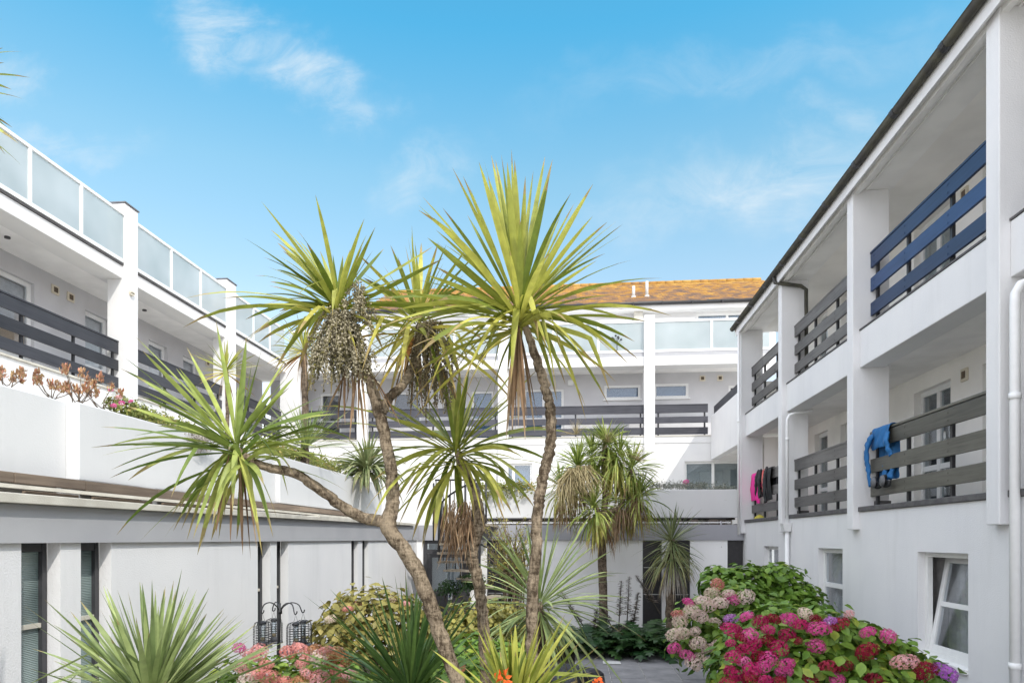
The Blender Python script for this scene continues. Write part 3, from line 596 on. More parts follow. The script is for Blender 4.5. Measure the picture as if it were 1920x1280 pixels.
e2 = [(-9.4, -7.07), (-6.72, -2.45), (-2.12, 2.16), (2.49, 6.0)]
for a, b in e2:
    n = max(2, round((b-a)/1.42)); balustrade(FB, fY, a+0.005, b-0.005, 5.86, 6.86, -0.12, [a+(b-a)*k/n for k in range(1, n)])
# set back top floor and tiled roof
fP = Fr('Y', 24.3, -1)
pw = [(bx(1306, 24.3), bx(1306, 24.3)+1.7, 6.3, 7.85), (bx(1052, 24.3), bx(1105, 24.3), 6.3, 7.7), (-4.6, -2.6, 5.9, 7.7)]
mb = MB(); wall_holes(mb, fP, -7.0, 6.9, 5.7, 7.9, 0.2, pw); part(mb, 'top_floor_wall', M['white'], FB)
for w in pw: window(FB, fP, *w, w=-0.04, mull=((w[0]+w[1])/2+0.2,), back='room_sky_reflection', fw=0.07)
for a, b in ((0.75, 2.0), (2.4, 4.15)): mb = MB(); mb.box(a, b, 24.24, 24.298, 6.9, 7.72); part(mb, 'cladding_panel', M['upvc'], FB)
mb = MB(); mb.box(2.05, 2.35, 24.0, 24.23, 7.3, 7.95); part(mb, 'chimney_breast', M['coping'], FB)
mb = MB(); mb.box(-7.4, 7.2, 23.86, 24.32, 7.9, 8.08); part(mb, 'eaves_board', M['white'], FB)
mb = MB(); mb.tube([(-7.45, 23.80, 8.10), (7.2, 23.80, 8.10)], 0.065, 10)
for k in range(15): x = -7+k; mb.box(x-0.02, x+0.02, 23.725, 23.80, 8.03, 8.12)
part(mb, 'gutter', M['black_metal'], FB)
# tiles laid course by course
mb = MB(); rt = random.Random(8); y0, z0, y1, z1 = 23.75, 8.12, 27.5, 10.12
n = 22; tw = 0.21; lean = math.hypot(y1-y0, z1-z0); dy, dz = (y1-y0)/n, (z1-z0)/n
for k in range(n):
    x = -7.5 - (tw/2 if k % 2 else 0)
    while x < 7.3:
        ya, za = y0+dy*k, z0+dz*k
        lift = 0.022+rt.uniform(-0.004, 0.006); sh = rt.uniform(-0.008, 0.008)
        yb, zb = ya+dy*1.25, za+dz*1.25
        col = (0.5, max(0, min(1, k/n*0.8+rt.uniform(-0.3, 0.3))), rt.random())
        vs = [(x+0.003, ya+sh, za), (x+tw-0.003, ya+sh, za), (x+tw-0.003, ya+sh, za+lift), (x+0.003, ya+sh, za+lift), (x+0.003, yb, zb), (x+tw-0.003, yb, zb)]
        mb.add(vs, [(0, 1, 2, 3), (3, 2, 5, 4)], col)
        x += tw
RT = part(mb, 'roof', M['tiles'], FB)
mb = MB(); x = -7.5
while x < 7.2:
    mb.tube([(x, 27.5, 10.12+rt.uniform(-0.01, 0.01)), (x+0.33, 27.5, 10.12)], 0.10, 8, col=(0.5, 0.95, rt.random())); x += 0.335
part(mb, 'ridge_tiles', M['tiles'], RT)
mb = MB(); mb.add([(-7.5, 27.55, 10.1), (7.3, 27.55, 10.1), (7.3, 31.3, 8.1), (-7.5, 31.3, 8.1), (-7.45, 23.9, 8.1), (-7.45, 27.5, 10.08), (-7.45, 31.2, 8.1)], [(0, 1, 2, 3), (4, 5, 6)]); part(mb, 'rear_slope', M['tiles'], RT)
for px, t in ((1188, 0.25), (1213, 0.27)):
    Y = 23.75+3.75*t; X = bx(px, Y); zb = 8.12+2.0*t
    m2 = MB(); m2.tube([(X, Y, zb-0.05), (X, Y, zb+(0.40 if px < 1200 else 0.55))], 0.055, 10); m2.tube([(X, Y, zb-0.06), (X, Y, zb+0.04)], 0.085, 10); part(m2, 'vent_pipe', M['blind'], RT)

# ------------------------------------------------------------------ right apartment block
RBk = thing('apartment_block', 'white apartment block on the right in shade with two floors of open balconies', 'building', (4.6, 10, G))
fG = Fr('X', 4.2, -1)
gw = [(Y, Y+1.09, -1.43, -0.155) for Y in (4.2, 7.74, 11.19, 14.6)]
mb = MB(); wall_holes(mb, fG, -2, 21.7, G, 0.40, 0.16, gw); part(mb, 'ground_wall', M['white_worn'], RBk)
for i, w in enumerate(gw):
    a, b, c, d = w
    if i != 1:
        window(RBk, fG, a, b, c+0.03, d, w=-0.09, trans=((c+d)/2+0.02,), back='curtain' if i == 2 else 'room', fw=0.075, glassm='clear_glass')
    else:                                               # tilted sash
        mbf = MB(); fw = 0.06
        lbox(mbf, fG, a, a+fw, c+0.03, d, -0.15, -0.09); lbox(mbf, fG, b-fw, b, c+0.03, d, -0.15, -0.09); lbox(mbf, fG, a+fw, b-fw, d-fw, d, -0.15, -0.09); lbox(mbf, fG, a+fw, b-fw, c+0.03, c+0.03+fw, -0.15, -0.09)
        f = part(mbf, 'window', M['upvc'], RBk)
        zb = c+0.03+fw; tilt = math.radians(10)
        def tb(mbx, u0, u1, v0, v1, w0, w1):
            o0 = len(mbx.v); mbx.box(0, w1-w0, u0, u1, v0, v1)
            for k in range(o0, len(mbx.v)):
                x, y, z = mbx.v[k]; xx = x - (w1)  # inward is +X
                mbx.v[k] = (4.2+0.10+(x+w0)*math.cos(tilt)+z*math.sin(tilt), y, zb+z*math.cos(tilt)-(x+w0)*math.sin(tilt))
        H = d-fw-zb+0.02; u0, u1 = a+fw+0.003, b-fw-0.003; s = 0.075
        ms = MB(); tb(ms, u0, u0+s, 0, H, 0, 0.06); tb(ms, u1-s, u1, 0, H, 0, 0.06); tb(ms, u0+s, u1-s, 0, s, 0, 0.06); tb(ms, u0+s, u1-s, H-s, H, 0, 0.06); tb(ms, u0+s, u1-s, H*0.5-0.03, H*0.5+0.03, 0.004, 0.06)
        part(ms, 'sash', M['upvc'], f, bevel=0.004)
        mg = MB(); tb(mg, u0+s, u1-s, s, H-s, 0.025, 0.033); part(mg, 'pane', M['clear_glass'], f)
        # folded net curtain behind
        mc = MB(); nn = 70
        vs = []; fs = []
        for k in range(nn+1):
            u = a+0.05+(b-a+1.1)*k/nn
            x = 4.2+0.42+0.03*math.sin(k*1.9)+0.012*math.sin(k*4.3)
            vs += [(x, u, c-0.1), (x+0.02*math.sin(k*0.7), u+0.05*math.sin(k*0.3), d+0.1)]
        for k in range(nn): fs.append((2*k, 2*k+2, 2*k+3, 2*k+1))
        mc.add(vs, fs, smooth=True); part(mc, 'curtain', M['curtain'], f)
        mr = MB(); mr.box(4.9, 5.0, a-0.2, b+2.2, c-0.2, d+0.2); part(mr, 'room_backing', M['room'], f)
    sl = MB(); lbox(sl, fG, a+0.002, b-0.002, c-0.03, c+0.028, -0.155, 0.035); part(sl, 'window_sill', M['upvc'], RBk, bevel=0.006)
ys = [-3.5, 0.02, 3.52, 7.03, 10.54, 14.05, 17.35]
mb = MB(); mb.box(4.41, 5.5, -2, 21.6, 0.0, 0.2); part(mb, 'balcony_floor', M['soffit'], RBk)
mb = MB(); mb.box(4.55, 5.5, -2, 17.6, 2.62, 2.85); part(mb, 'balcony_floor', M['soffit'], RBk)
fin_t = 0.22
fI = Fr('X', 5.5, -1)
d1 = [(10.59, 11.67, 0.22, 2.36), (9.0, 9.8, 0.22, 2.36), (15.5, 16.3, 0.22, 2.39), (13.9, 14.76, 1.0, 2.36), (7.4, 8.3, 0.22, 2.36), (5.0, 6.2, 0.22, 2.36)]
d2 = [(a, b, c+2.67, d+2.67) for a, b, c, d in d1]
mb = MB(); wall_holes(mb, fI, -2, 17.6, 0.2, 5.4, 0.25, d1+d2); part(mb, 'rear_wall', M['wall_cream'], RBk)
for i, w in enumerate(d1+d2):
    m_ = ((w[0]+w[1])/2,) if i in (0, 6, 3) else ()
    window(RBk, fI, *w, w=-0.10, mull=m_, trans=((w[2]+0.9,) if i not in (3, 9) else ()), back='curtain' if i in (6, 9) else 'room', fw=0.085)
for y, z in ((10.2, 2.45), (10.2, 5.0), (13.6, 2.45)): air_vent(RBk, fI, y, z-0.22, z-0.04, 0.08)
for i, y in enumerate(ys):
    ztop = 5.16
    p = MB(); p.box(4.1, 4.62, y, y+fin_t, 0.14, ztop); part(p, 'pillar', M['white_worn'], RBk, bevel=0.01)
bays = [(ys[i]+fin_t, ys[i+1]) for i in range(6)]
for i, (a, b) in enumerate(bays):
    s = MB(); s.box(4.2, 4.55, a+0.002, b-0.002, 2.53, 3.075); part(s, 'balcony_front', M['white_worn'], RBk, bevel=0.01)
    s = MB(); s.box(4.19, 4.57, a+0.003, b-0.003, 3.078, 3.10); part(s, 'sill', M['sill'], RBk)
    s = MB(); s.box(4.17, 4.52, a+0.003, b-0.003, 0.403, 0.475); part(s, 'sill', M['sill'], RBk, bevel=0.01)
    s = MB(); s.box(4.40, 4.60, b-0.10, b-0.004, 0.478, 0.56); part(s, 'kerb_block', M['sill'], RBk)
    posts = [a+0.1]+[a+(b-a)*k for k in (0.36, 0.68)]+[b-0.12]
    fr = Fr('X', 4.38, -1)
    railing(RBk, fr, a+0.005, b-0.005, 0.40, 0.03, 'board_olive' if i == 3 else 'board_grey', posts, jitter=0.006, bolts=i in (3, 4, 5))
    railing(RBk, fr, a+0.005, b-0.005, 3.06, 0.03, 'board_blue' if i in (3,) else 'board_grey', posts, jitter=0.006, bolts=i in (3, 4, 5))
mb = MB(); mb.box(6.3, 6.5, -2, 21.6, G, 5.16); part(mb, 'sun_block_wall', M['wall_cream'], RBk)  # unseen wall added to stop sun leaking in from the east
mb = MB(); mb.box(4.66, 5.48, 17.40, 17.5, 0.205, 2.525); mb.box(4.66, 5.48, 17.40, 17.5, 2.86, 3.9); part(mb, 'end_wall', M['wall_cream'], RBk)
mb = MB(); mb.box(4.75, 5.35, 17.36, 17.398, 0.21, 1.5); part(mb, 'end_door', M['upvc'], RBk)
# end bay open to the sky beyond the roof
mb = MB(); mb.box(4.2, 4.4, 17.58, 21.64, 2.45, 3.80); part(mb, 'balcony_front', M['white_worn'], RBk, bevel=0.01)
mb = MB(); mb.box(4.4, 5.9, 17.6, 21.64, 2.6, 2.8); part(mb, 'balcony_floor', M['soffit'], RBk)
mb = MB(); lbox(mb, fG, 17.6, 21.5, 3.83, 4.08, -0.1, -0.06); er = part(mb, 'railing', M['board_black'], RBk)
for y in (17.8, 18.9, 20.1, 21.3): mb = MB(); lbox(mb, fG, y-0.03, y+0.03, 3.802, 4.05, -0.14, -0.102); part(mb, 'post', M['black_metal'], er)
# roof edge
mb = MB(); mb.box(4.05, 4.66, -2, 17.58, 5.163, 5.20); part(mb, 'soffit', M['soffit'], RBk)
mb = MB(); mb.box(4.66, 5.5, -2, 17.58, 5.165, 5.22); part(mb, 'ceiling', M['wall_cream'], RBk)
mb = MB(); mb.box(4.12, 4.19, -2, 17.56, 5.10, 5.1625); mb.box(4.28, 4.30, -2, 17.56, 5.145, 5.162); part(mb, 'soffit_strip', M['soffit'], RBk)
mb = MB(); mb.box(4.02, 4.045, -2, 17.62, 5.10, 5.34); part(mb, 'fascia_board', M['white_worn'], RBk)
mb = MB(); mb.add([(4.0, -2, 5.345), (4.0, 17.65, 5.345), (9, 17.65, 7.2), (9, -2, 7.2)], [(0, 1, 2, 3)]); mb.add([(4.0, 17.6, 5.2), (4.0, 17.6, 5.34), (9, 17.6, 7.19), (9, 17.6, 5.2)], [(0, 1, 2, 3)]); part(mb, 'roof', M['tiles'], RBk)
mb = MB()
vs = []; fs = []; ng = 9
for k in range(ng):
    a = PI+PI*k/(ng-1)
    for y in (-2, 17.72): vs.append((3.965+0.062*math.cos(a), y, 5.315+0.075*math.sin(a)))
for k in range(ng): 
    a = PI+PI*k/(ng-1)
    for y in (-2, 17.72): vs.append((3.965+0.054*math.cos(a), y, 5.318+0.066*math.sin(a)))
for k in range(ng-1):
    fs.append((2*k, 2*k+1, 2*k+3, 2*k+2)); o0 = 2*ng; fs.append((o0+2*k+2, o0+2*k+3, o0+2*k+1, o0+2*k))
fs += [(0, 1, 2*ng+1, 2*ng), (2*ng-2, 2*ng-1, 4*ng-1, 4*ng-2)]
fs += [tuple(2*k+1 for k in range(ng))]
mb.add(vs, fs, smooth=True)
GU = part(mb, 'gutter', M['gutter'], RBk)
yb = 17.0
while yb > -2:
    mb = MB()
    for k in range(8):
        a0 = PI+PI*k/8; a1 = PI+PI*(k+1)/8
        P = lambda a, r: (3.965+r*math.cos(a), 5.315+r*1.15*math.sin(a))
        (xa, za), (xb, zb_) = P(a0, 0.068), P(a1, 0.068)
        mb.add([(xa, yb-0.045, za), (xa, yb+0.045, za), (xb, yb+0.045, zb_), (xb, yb-0.045, zb_)], [(0, 1, 2, 3)])
        (xc, zc), (xd, zd) = P(a0, 0.05), P(a1, 0.05)
        mb.add([(xa, yb-0.045, za), (xb, yb-0.045, zb_), (xd, yb-0.045, zd), (xc, yb-0.045, zc)], [(0, 1, 2, 3)])
    part(mb, 'gutter_bracket', M['black_metal'], GU); yb -= 1.16
# pipes
def pipe(pts, r, mat, name='downpipe', collars=()):
    mb = MB(); mb.tube(pts, r, 12)
    for c in collars: mb.tube([(c[0], c[1], c[2]-0.03), (c[0], c[1], c[2]+0.03)], r*1.22, 12)
    return part(mb, name, M[mat], RBk)
pipe([(4.75, 6.86, 2.46), (4.3, 6.86, 2.44), (4.19, 6.86, 2.40), (4.145, 6.86, 2.32), (4.14, 6.86, 2.2), (4.14, 6.86, G)], 0.043, 'white_metal', collars=[(4.14, 6.86, 1.35), (4.14, 6.86, -1.2)])
pipe([(4.62, 13.80, 2.50), (4.3, 13.80, 2.46), (4.18, 13.80, 2.42), (4.14, 13.80, 2.34), (4.135, 13.80, 2.2), (4.135, 13.80, 0.3)], 0.031, 'white_metal', collars=[(4.135, 13.8, 1.95)])
mb = MB(); mb.add([(4.02, 13.68, 0.31), (4.19, 13.68, 0.31), (4.19, 13.92, 0.31), (4.02, 13.92, 0.31), (4.07, 13.73, 0.15), (4.19, 13.73, 0.15), (4.19, 13.87, 0.15), (4.07, 13.87, 0.15)], [(0, 1, 2, 3), (7, 6, 5, 4), (0, 4, 5, 1), (1, 5, 6, 2), (2, 6, 7, 3), (3, 7, 4, 0)])
mb.tube([(4.135, 13.80, 0.16), (4.135, 13.80, G)], 0.04, 12); mb.tube([(4.135, 13.8, -0.55), (4.135, 13.8, -0.5)], 0.05, 12)
part(mb, 'hopper_pipe', M['white_metal'], RBk)
pipe([(4.03, 17.30, 5.1), (4.03, 17.30, 0.10)], 0.035, 'white_metal', collars=[(4.03, 17.3, 2.9)])
mb = MB(); mb.tube([(3.97, 14.12, 5.27), (3.99, 14.10, 5.13), (4.1, 13.98, 5.06), (4.45, 13.97, 5.0), (4.55, 13.97, 4.93), (4.56, 13.97, 3.2)], 0.036, 10); part(mb, 'downpipe', M['gutter'], RBk, label='dark gutter downpipe bending behind the pillar')
# ------------------------------------------------------------------ plants
PROF = [(0, .50), (.10, .62), (.3, .95), (.45, 1.0), (.65, .85), (.82, .55), (.93, .27), (1, .02)]
def prof(t):
    for (a, x), (b, y) in zip(PROF[:-1], PROF[1:]):
        if t <= b: return x+(y-x)*(t-a)/(b-a)
    return .02
def strip(mb, pts, width, age, rnd, rng, twist=0.0, fold=0.22):
    n = len(pts)-1; vs = []; cs = []; fs = []
    d0 = (pts[1]-pts[0]).normalized()
    side = d0.cross(Vector((0, 0, 1)))
    if side.length < 0.15: side = Vector((rng.uniform(-1, 1), rng.uniform(-1, 1), 0))
    side.normalize()
    a0 = rng.uniform(-0.5, 0.5)
    side = Matrix.Rotation(a0, 3, d0) @ side
    for i, p in enumerate(pts):
        t = i/n
        d = (pts[min(i+1, n)]-pts[max(i-1, 0)]).normalized()
        side = (side-d*side.dot(d)).normalized()
        s2 = Matrix.Rotation(twist*t, 3, d) @ side
        nr = s2.cross(d).normalized(); w = width*prof(t)*0.37
        f = fold*(1-0.6*t)
        vs += [p-s2*w+nr*w*f*2, p, p+s2*w+nr*w*f*2]; cs += [(t, age, rnd)]*3
    for i in range(n):
        k = 3*i; fs += [(k, k+1, k+4, k+3), (k+1, k+2, k+5, k+4)]
    mb.add(vs, fs, cs, True)
def blade(mb, base, d, L, w, droop, age, rng, seg=8, kink=0.0):
    d = d.normalized(); p = base.copy(); pts = [p.copy()]
    kt = rng.uniform(0.25, 0.6)
    curl = Vector((rng.uniform(-1, 1), rng.uniform(-1, 1), rng.uniform(-.4, .4)))*0.10
    for i in range(seg):
        p = p+d*(L/seg); pts.append(p.copy())
        t = (i+1)/seg
        d = d+Vector((0, 0, -1))*droop*(0.25+t)*(1/seg)*2+curl/seg
        if kink and t >= kt: d = d+Vector((0, 0, -kink)); kink = 0
        d.normalize()
    strip(mb, pts, w, age, rng.random(), rng, twist=rng.uniform(-1.1, 1.1))
def blade_to(mb, base, tip, w, bend, age, rng, seg=9):
    v = tip-base; L = v.length
    ctrl = base+v*0.5+Vector((0, 0, 1))*L*bend
    pts = []
    for i in range(seg+1):
        t = i/seg; pts.append(base*(1-t)**2+ctrl*2*t*(1-t)+tip*t*t)
    strip(mb, pts, w, age, rng.random(), rng, twist=rng.uniform(-1.0, 1.0))
def rdir(axis, ang, rng):
    axis = axis.normalized(); a = Vector((0, 0, 1)) if abs(axis.z) < 0.9 else Vector((1, 0, 0))
    u = axis.cross(a).normalized(); v = axis.cross(u); ph = rng.uniform(0, 2*PI)
    return axis*math.cos(ang)+(u*math.cos(ph)+v*math.sin(ph))*math.sin(ang)
def head(mb, c, axis, n, L, w, rng, amax=130, droop=0.25, old=0.45, core=0.03, kinkp=0.25, stem=0.12, amin=3):
    """a rosette of sword leaves: young ones near the axis, old ones hanging"""
    for i in range(n):
        q = ((i+0.5)/n)
        ang = math.radians(amin+(amax-amin)*q**0.72+rng.uniform(-9, 9))
        d = rdir(axis, ang, rng)
        base = c-axis.normalized()*stem*q+d*core
        age = max(0, min(1, q*old*1.4+rng.uniform(-0.15, 0.15)))
        blade(mb, base, d, L*rng.uniform(0.68, 1.15)*(0.8 if q < 0.12 else (1.12 if q > .35 else 1)), w*rng.uniform(0.75, 1.1), droop*(0.35+q*1.6)*rng.uniform(0.6, 1.4), age, rng, kink=(rng.uniform(0.5, 1.3) if q > 0.4 and rng.random() < kinkp else 0))
def skirt(mb, c, n, L, w, rng, spread=0.3, r=0.04):
    for i in range(n):
        a = rng.uniform(0, 2*PI); d = Vector((math.cos(a)*spread, math.sin(a)*spread, -1+rng.uniform(-.1, .3)))
        blade(mb, c+Vector((math.cos(a)*r, math.sin(a)*r, rng.uniform(-0.08, 0.05))), d, L*rng.uniform(0.5, 1.1), w*rng.uniform(0.5, 1), 0.5, rng.random()*0.9, rng, seg=6)
def spline(pts, rads, sub=6):
    P = [Vector(p) for p in pts]; out = []; ro = []
    for i in range(len(P)-1):
        p0, p1, p2, p3 = P[max(i-1, 0)], P[i], P[i+1], P[min(i+2, len(P)-1)]
        for k in range(sub):
            t = k/sub
            out.append(0.5*((2*p1)+(p2-p0)*t+(2*p0-5*p1+4*p2-p3)*t*t+(3*p1-p0-3*p2+p3)*t**3)); ro.append(rads[i]*(1-t)+rads[i+1]*t)
    out.append(P[-1]); ro.append(rads[-1]); return out, ro
def trunk(mb, pts, rads, rng, n=14, sub=7):
    p, r = spline(pts, rads, sub)
    r = [x*.88*(1+0.035*math.sin(i*1.7)+rng.uniform(-.04, .04)) for i, x in enumerate(r)]
    p = [q+Vector((rng.uniform(-1, 1), rng.uniform(-1, 1), 0))*0.006 for q in p]
    mb.tube(p, r, n, rough=0.055, rng=rng)
def ground_pt(p): return Vector((p.x, p.y, G))
def octa(mb, p, r, col):
    mb.add([p+Vector(v)*r for v in ((1, 0, 0), (-1, 0, 0), (0, 1, 0), (0, -1, 0), (0, 0, 1), (0, 0, -1))], [(0, 2, 4), (2, 1, 4), (1, 3, 4), (3, 0, 4), (2, 0, 5), (1, 2, 5), (3, 1, 5), (0, 3, 5)], col, True)
def panicle(mb, c, n, L, spreadr, rng, br=0.0065, per=34, up=0.12):
    for i in range(n):
        a = rng.uniform(0, 2*PI); out = rng.uniform(0.15, 1)*spreadr
        top = c+Vector((0, 0, rng.uniform(-0.05, up)))
        pts = []; sage = rng.random(); l = L*rng.uniform(0.45, 1.05); ph = rng.uniform(0, 6)
        for k in range(9):
            t = k/8; o = out*(1-(1-t)**2.2)
            pts.append(top+Vector((math.cos(a)*o, math.sin(a)*o, 0.10*math.sin(min(1, t*2.2)*PI)*rng.uniform(.8, 1)-l*t**1.7))+Vector((math.sin(ph+t*5), math.cos(ph+t*4), 0))*0.010)
        p, _ = spline(pts, [0]*9, 4)
        mb.tube(pts, 0.0022, 4, cap=False, col=(0.5, 0.6, 0.3))
        for j in range(per):
            q = p[min(len(p)-1, int(3+(len(p)-4)*j/per))]
            octa(mb, q+Vector((rng.gauss(0, 1), rng.gauss(0, 1), rng.gauss(0, 1)))*0.0088, br*rng.uniform(0.75, 1.2), (0.3, min(.8, sage*rng.uniform(.5, 1.1)), rng.random()))
def px_tips(mb, base, d, tips, w, rng, dspread=0.45, age=(0, 0.4), bendf=None):
    for t in tips:
        L = math.hypot((t[0]), 0)
        dd = d+rng.uniform(-1, 1)*dspread
        tip = W(t[0], t[1], dd)
        if len(t) > 2: b = t[2]
        else:
            v = tip-base; b = 0.05 if v.z > 0.25 else (0.14 if v.z > -0.1 else 0.28)
            b *= rng.uniform(0.7, 1.3)
        ag = rng.uniform(*age) + (0.25 if (tip-base).z < -0.15 else 0)
        dirv = (tip-base).normalized()
        blade_to(mb, base+dirv*0.02+Vector((0, 0, rng.uniform(-0.06, 0.03))), tip, w*rng.uniform(0.8, 1.15), b, min(ag, 0.74), rng)

# --- tree A: leaning trunk that forks into three crowns
r = random.Random(21); D = 4.1
TA = thing('palm_tree', 'cordyline palm with leaning trunk forking into three crowns and a cream berry cluster', 'palm tree', ground_pt(W(900, 1500, D)))
k = D/1280
mb = MB()
trunk(mb, [ground_pt(W(905, 1500, D)), W(893, 1380, D), W(858, 1280, D), W(822, 1180, D), W(790, 1085, D), W(757, 1030, D), W(728, 985, D), W(737, 940, D), W(733, 880, D), W(718, 800, D), W(702, 745, D), W(688, 700, D), W(668, 650, D), W(645, 600, D)],
      [22*k, 18*k, 16*k, 16*k, 16*k, 16*k, 17*k, 14*k, 12.5*k, 12.5*k, 12*k, 11*k, 9*k, 7*k], r)
trunk(mb, [W(734, 1000, D), W(716, 978, D), W(680, 970, D-.05), W(640, 948, D-.1), W(598, 915, D-.15), W(550, 886, D-.2), W(505, 877, D-.22), W(470, 862, D-.24), W(445, 842, D-.25)], [12*k, 12.5*k, 12*k, 11*k, 10.5*k, 9.5*k, 9*k, 8*k, 6*k], r, n=12)
trunk(mb, [W(716, 775, D), W(728, 748, D+.05), W(748, 728, D+.1), W(768, 700, D+.2), W(780, 660, D+.3), W(785, 610, D+.35)], [10*k, 10*k, 10*k, 10*k, 9.5*k, 7*k], r, n=12)
part(mb, 'trunk', M['bark'], TA)
# crown reaching low to the left
mb = MB(); c1 = W(443, 836, D-.25); ax = Vector((-0.35, -0.1, 0.9))
tips1 = [(189, 800), (201, 837), (190, 854, .1), (209, 880, .12), (268, 880, .12), (251, 817), (249, 626, .02), (230, 667, .03), (227, 691, .05), (266, 656, .02), (405, 601, .02), (462, 631, .0), (492, 650, .02), (238, 761, .06), (262, 730, .05), (543, 726, .05), (620, 770, .1), (634, 776, .12), (615, 740, .1), (637, 890, .28), (625, 808, .12), (510, 738, .03), (320, 970), (325, 995), (350, 1013), (370, 1040, .2), (378, 1027), (398, 983), (492, 1043), (512, 1007, .3), (520, 973, .3), (633, 890, .25), (340, 993, .25), (300, 700, .03), (285, 745, .05), (350, 650, .02), (330, 690, .02), (560, 800, .12), (575, 850, .2), (420, 970, .3), (455, 985, .35), (436, 960, .4), (475, 960, .35), (280, 850, .12), (300, 790, .08), (255, 705, .04), (600, 838, .16), (240, 900, .16), (362, 1010, .22), (410, 1010, .26)]
px_tips(mb, c1, D-.25, tips1, 0.050, r, 0.42, (0, .35))
head(mb, c1, ax, 18, 0.58, 0.045, r, amax=125, old=0.4)
head(mb, c1, ax, 26, .74, .042, r, amax=100, droop=.32, old=.35, amin=45)
part(mb, 'crown', M['leaf_mid'], TA)
mb = MB(); skirt(mb, c1+Vector((0, 0, -.05)), 5, 0.42, 0.028, r, .15)
for t in ((470, 1050), (455, 1040), (482, 1030), (512, 1000)): blade_to(mb, c1+Vector((0.02, 0, -.04)), W(*t, D-.3), .028, r.uniform(.05, .2), r.uniform(.1, .8), r)
part(mb, 'dead_leaves', M['leaf_dead'], TA)
# windswept crown above the berries
mb = MB(); c2 = W(634, 572, D)
tips2 = [(524, 421, .12), (507, 430, .12), (506, 439, .13), (556, 430, .16), (494, 482, .12), (514, 477, .12), (506, 528, .12), (486, 552, .14), (448, 577, .1), (460, 599, .14), (479, 625, .16), (440, 654, .2), (499, 570, .14), (514, 697, .3), (519, 505, .12), (657, 467, .02), (643, 479, .0), (699, 470, .0), (720, 466, .02), (812, 462, -.03), (832, 484, .0), (673, 479, .0), (720, 659, .35), (600, 470, .06), (560, 450, .1), (540, 445, .12), (585, 470, .1), (530, 470, .12), (760, 520, .06), (800, 545, .1), (850, 590, .12), (780, 600, .18), (512, 650, .25), (540, 640, .25), (835, 640, .25), (545, 460, .1), (575, 455, .08), (520, 455, .12), (500, 500, .12), (700, 700, .4), (560, 690, .35)]
px_tips(mb, c2, D, tips2, 0.052, r, 0.4, (0.1, .5))
head(mb, c2, Vector((-.15, 0, 1)), 20, 0.50, 0.045, r, amax=120, old=0.6); head(mb, c2, Vector((0, 0, 1)), 26, .72, .044, r, amax=92, droop=.30, old=.5, amin=50)
part(mb, 'crown', M['leaf_bright'], TA)
mb = MB(); skirt(mb, W(655, 690, D), 7, 0.40, 0.026, r, .12, 0.05)
for t in ((745, 790), (752, 800), (735, 780), (690, 830), (672, 800), (605, 790), (612, 770), (655, 830), (640, 800)): blade_to(mb, W(672, 670, D), W(*t, D-.1), 0.03, .12, r.uniform(.2, .8), r)
part(mb, 'dead_leaves', M['leaf_dead'], TA)
mb = MB(); panicle(mb, W(638, 622, D-.12), 110, 0.31, 0.20, r, br=.0074, per=48, up=0.05); panicle(mb, W(672, 572, D-.14), 16, 0.12, 0.10, r, br=.0075, up=.05)
part(mb, 'berry_cluster', M['berry'], TA)
# third crown
mb = MB(); c3 = W(785, 595, D+.38)
tips3 = [(765, 444), (732, 459), (670, 475, .02), (822, 454), (870, 515, .06), (837, 502), (876, 531, .08), (717, 495), (715, 715, .35), (671, 597, .12), (729, 751, .35), (807, 780, .4), (896, 715, .3), (700, 680, .3), (690, 640, .2), (900, 600, .15), (890, 660, .25), (850, 700, .3), (760, 460), (790, 455), (745, 480), (680, 520, .06), (830, 760, .38)]
px_tips(mb, c3, D+.38, tips3, 0.046, r, 0.4, (0.2, .65))
head(mb, c3, Vector((.1, 0, 1)), 46, 0.56, 0.042, r, amax=135, old=0.7); head(mb, c3, Vector((.1, 0, 1)), 24, .74, .042, r, amax=100, droop=.3, old=.6, amin=45)
part(mb, 'crown', M['leaf_bright'], TA)
mb = MB(); panicle(mb, W(805, 650, D+.3), 60, 0.46, 0.17, r, br=0.0065, per=34); part(mb, 'berry_cluster', M['berry_dark'], TA, label='dark dried berry cluster')
mb = MB(); skirt(mb, W(783, 640, D+.38), 12, 0.5, 0.03, r, .25); part(mb, 'dead_leaves', M['leaf_dead'], TA)

# --- tree B: short trunk with grass skirt
r = random.Random(22); D = 4.6; k = D/1280
TB = thing('palm_tree', 'cordyline palm with a curved trunk, brown dead skirt and drooping green crown', 'palm tree', ground_pt(W(912, 1500, D)))
mb = MB(); trunk(mb, [ground_pt(W(917, 1560, D)), W(913, 1350, D), W(910, 1226, D), W(905, 1155, D), W(897, 1090, D), W(886, 1050, D), W(888, 1020, D), W(897, 985, D), W(896, 950, D), W(884, 910, D), W(868, 875, D), W(858, 845, D)], [17*k, 13*k, 12*k, 12*k, 12*k, 12*k, 13*k, 15*k, 12*k, 10*k, 9*k, 7*k], r)
part(mb, 'trunk', M['bark'], TB)
mb = MB(); c = W(855, 842, D)
tips = [(862, 690, 0), (880, 690, 0), (905, 700, .02), (935, 690, .02), (845, 700, 0), (830, 690, 0), (790, 760, .03), (720, 780, .06), (760, 745, .03), (975, 740, .0), (1030, 800, .1), (1000, 850, .2), (985, 930, .28), (950, 985, .3), (930, 1000, .3), (700, 900, .2), (730, 960, .28), (745, 990, .3), (780, 960, .3), (690, 860, .15), (960, 700, -.02), (1010, 690, -.02), (985, 665, -.02), (1040, 870, .2), (1015, 935, .3), (960, 960, .32), (760, 930, .28), (865, 990, .35), (830, 1000, .35), (890, 980, .35), (810, 985, .35), (910, 1000, .36)]
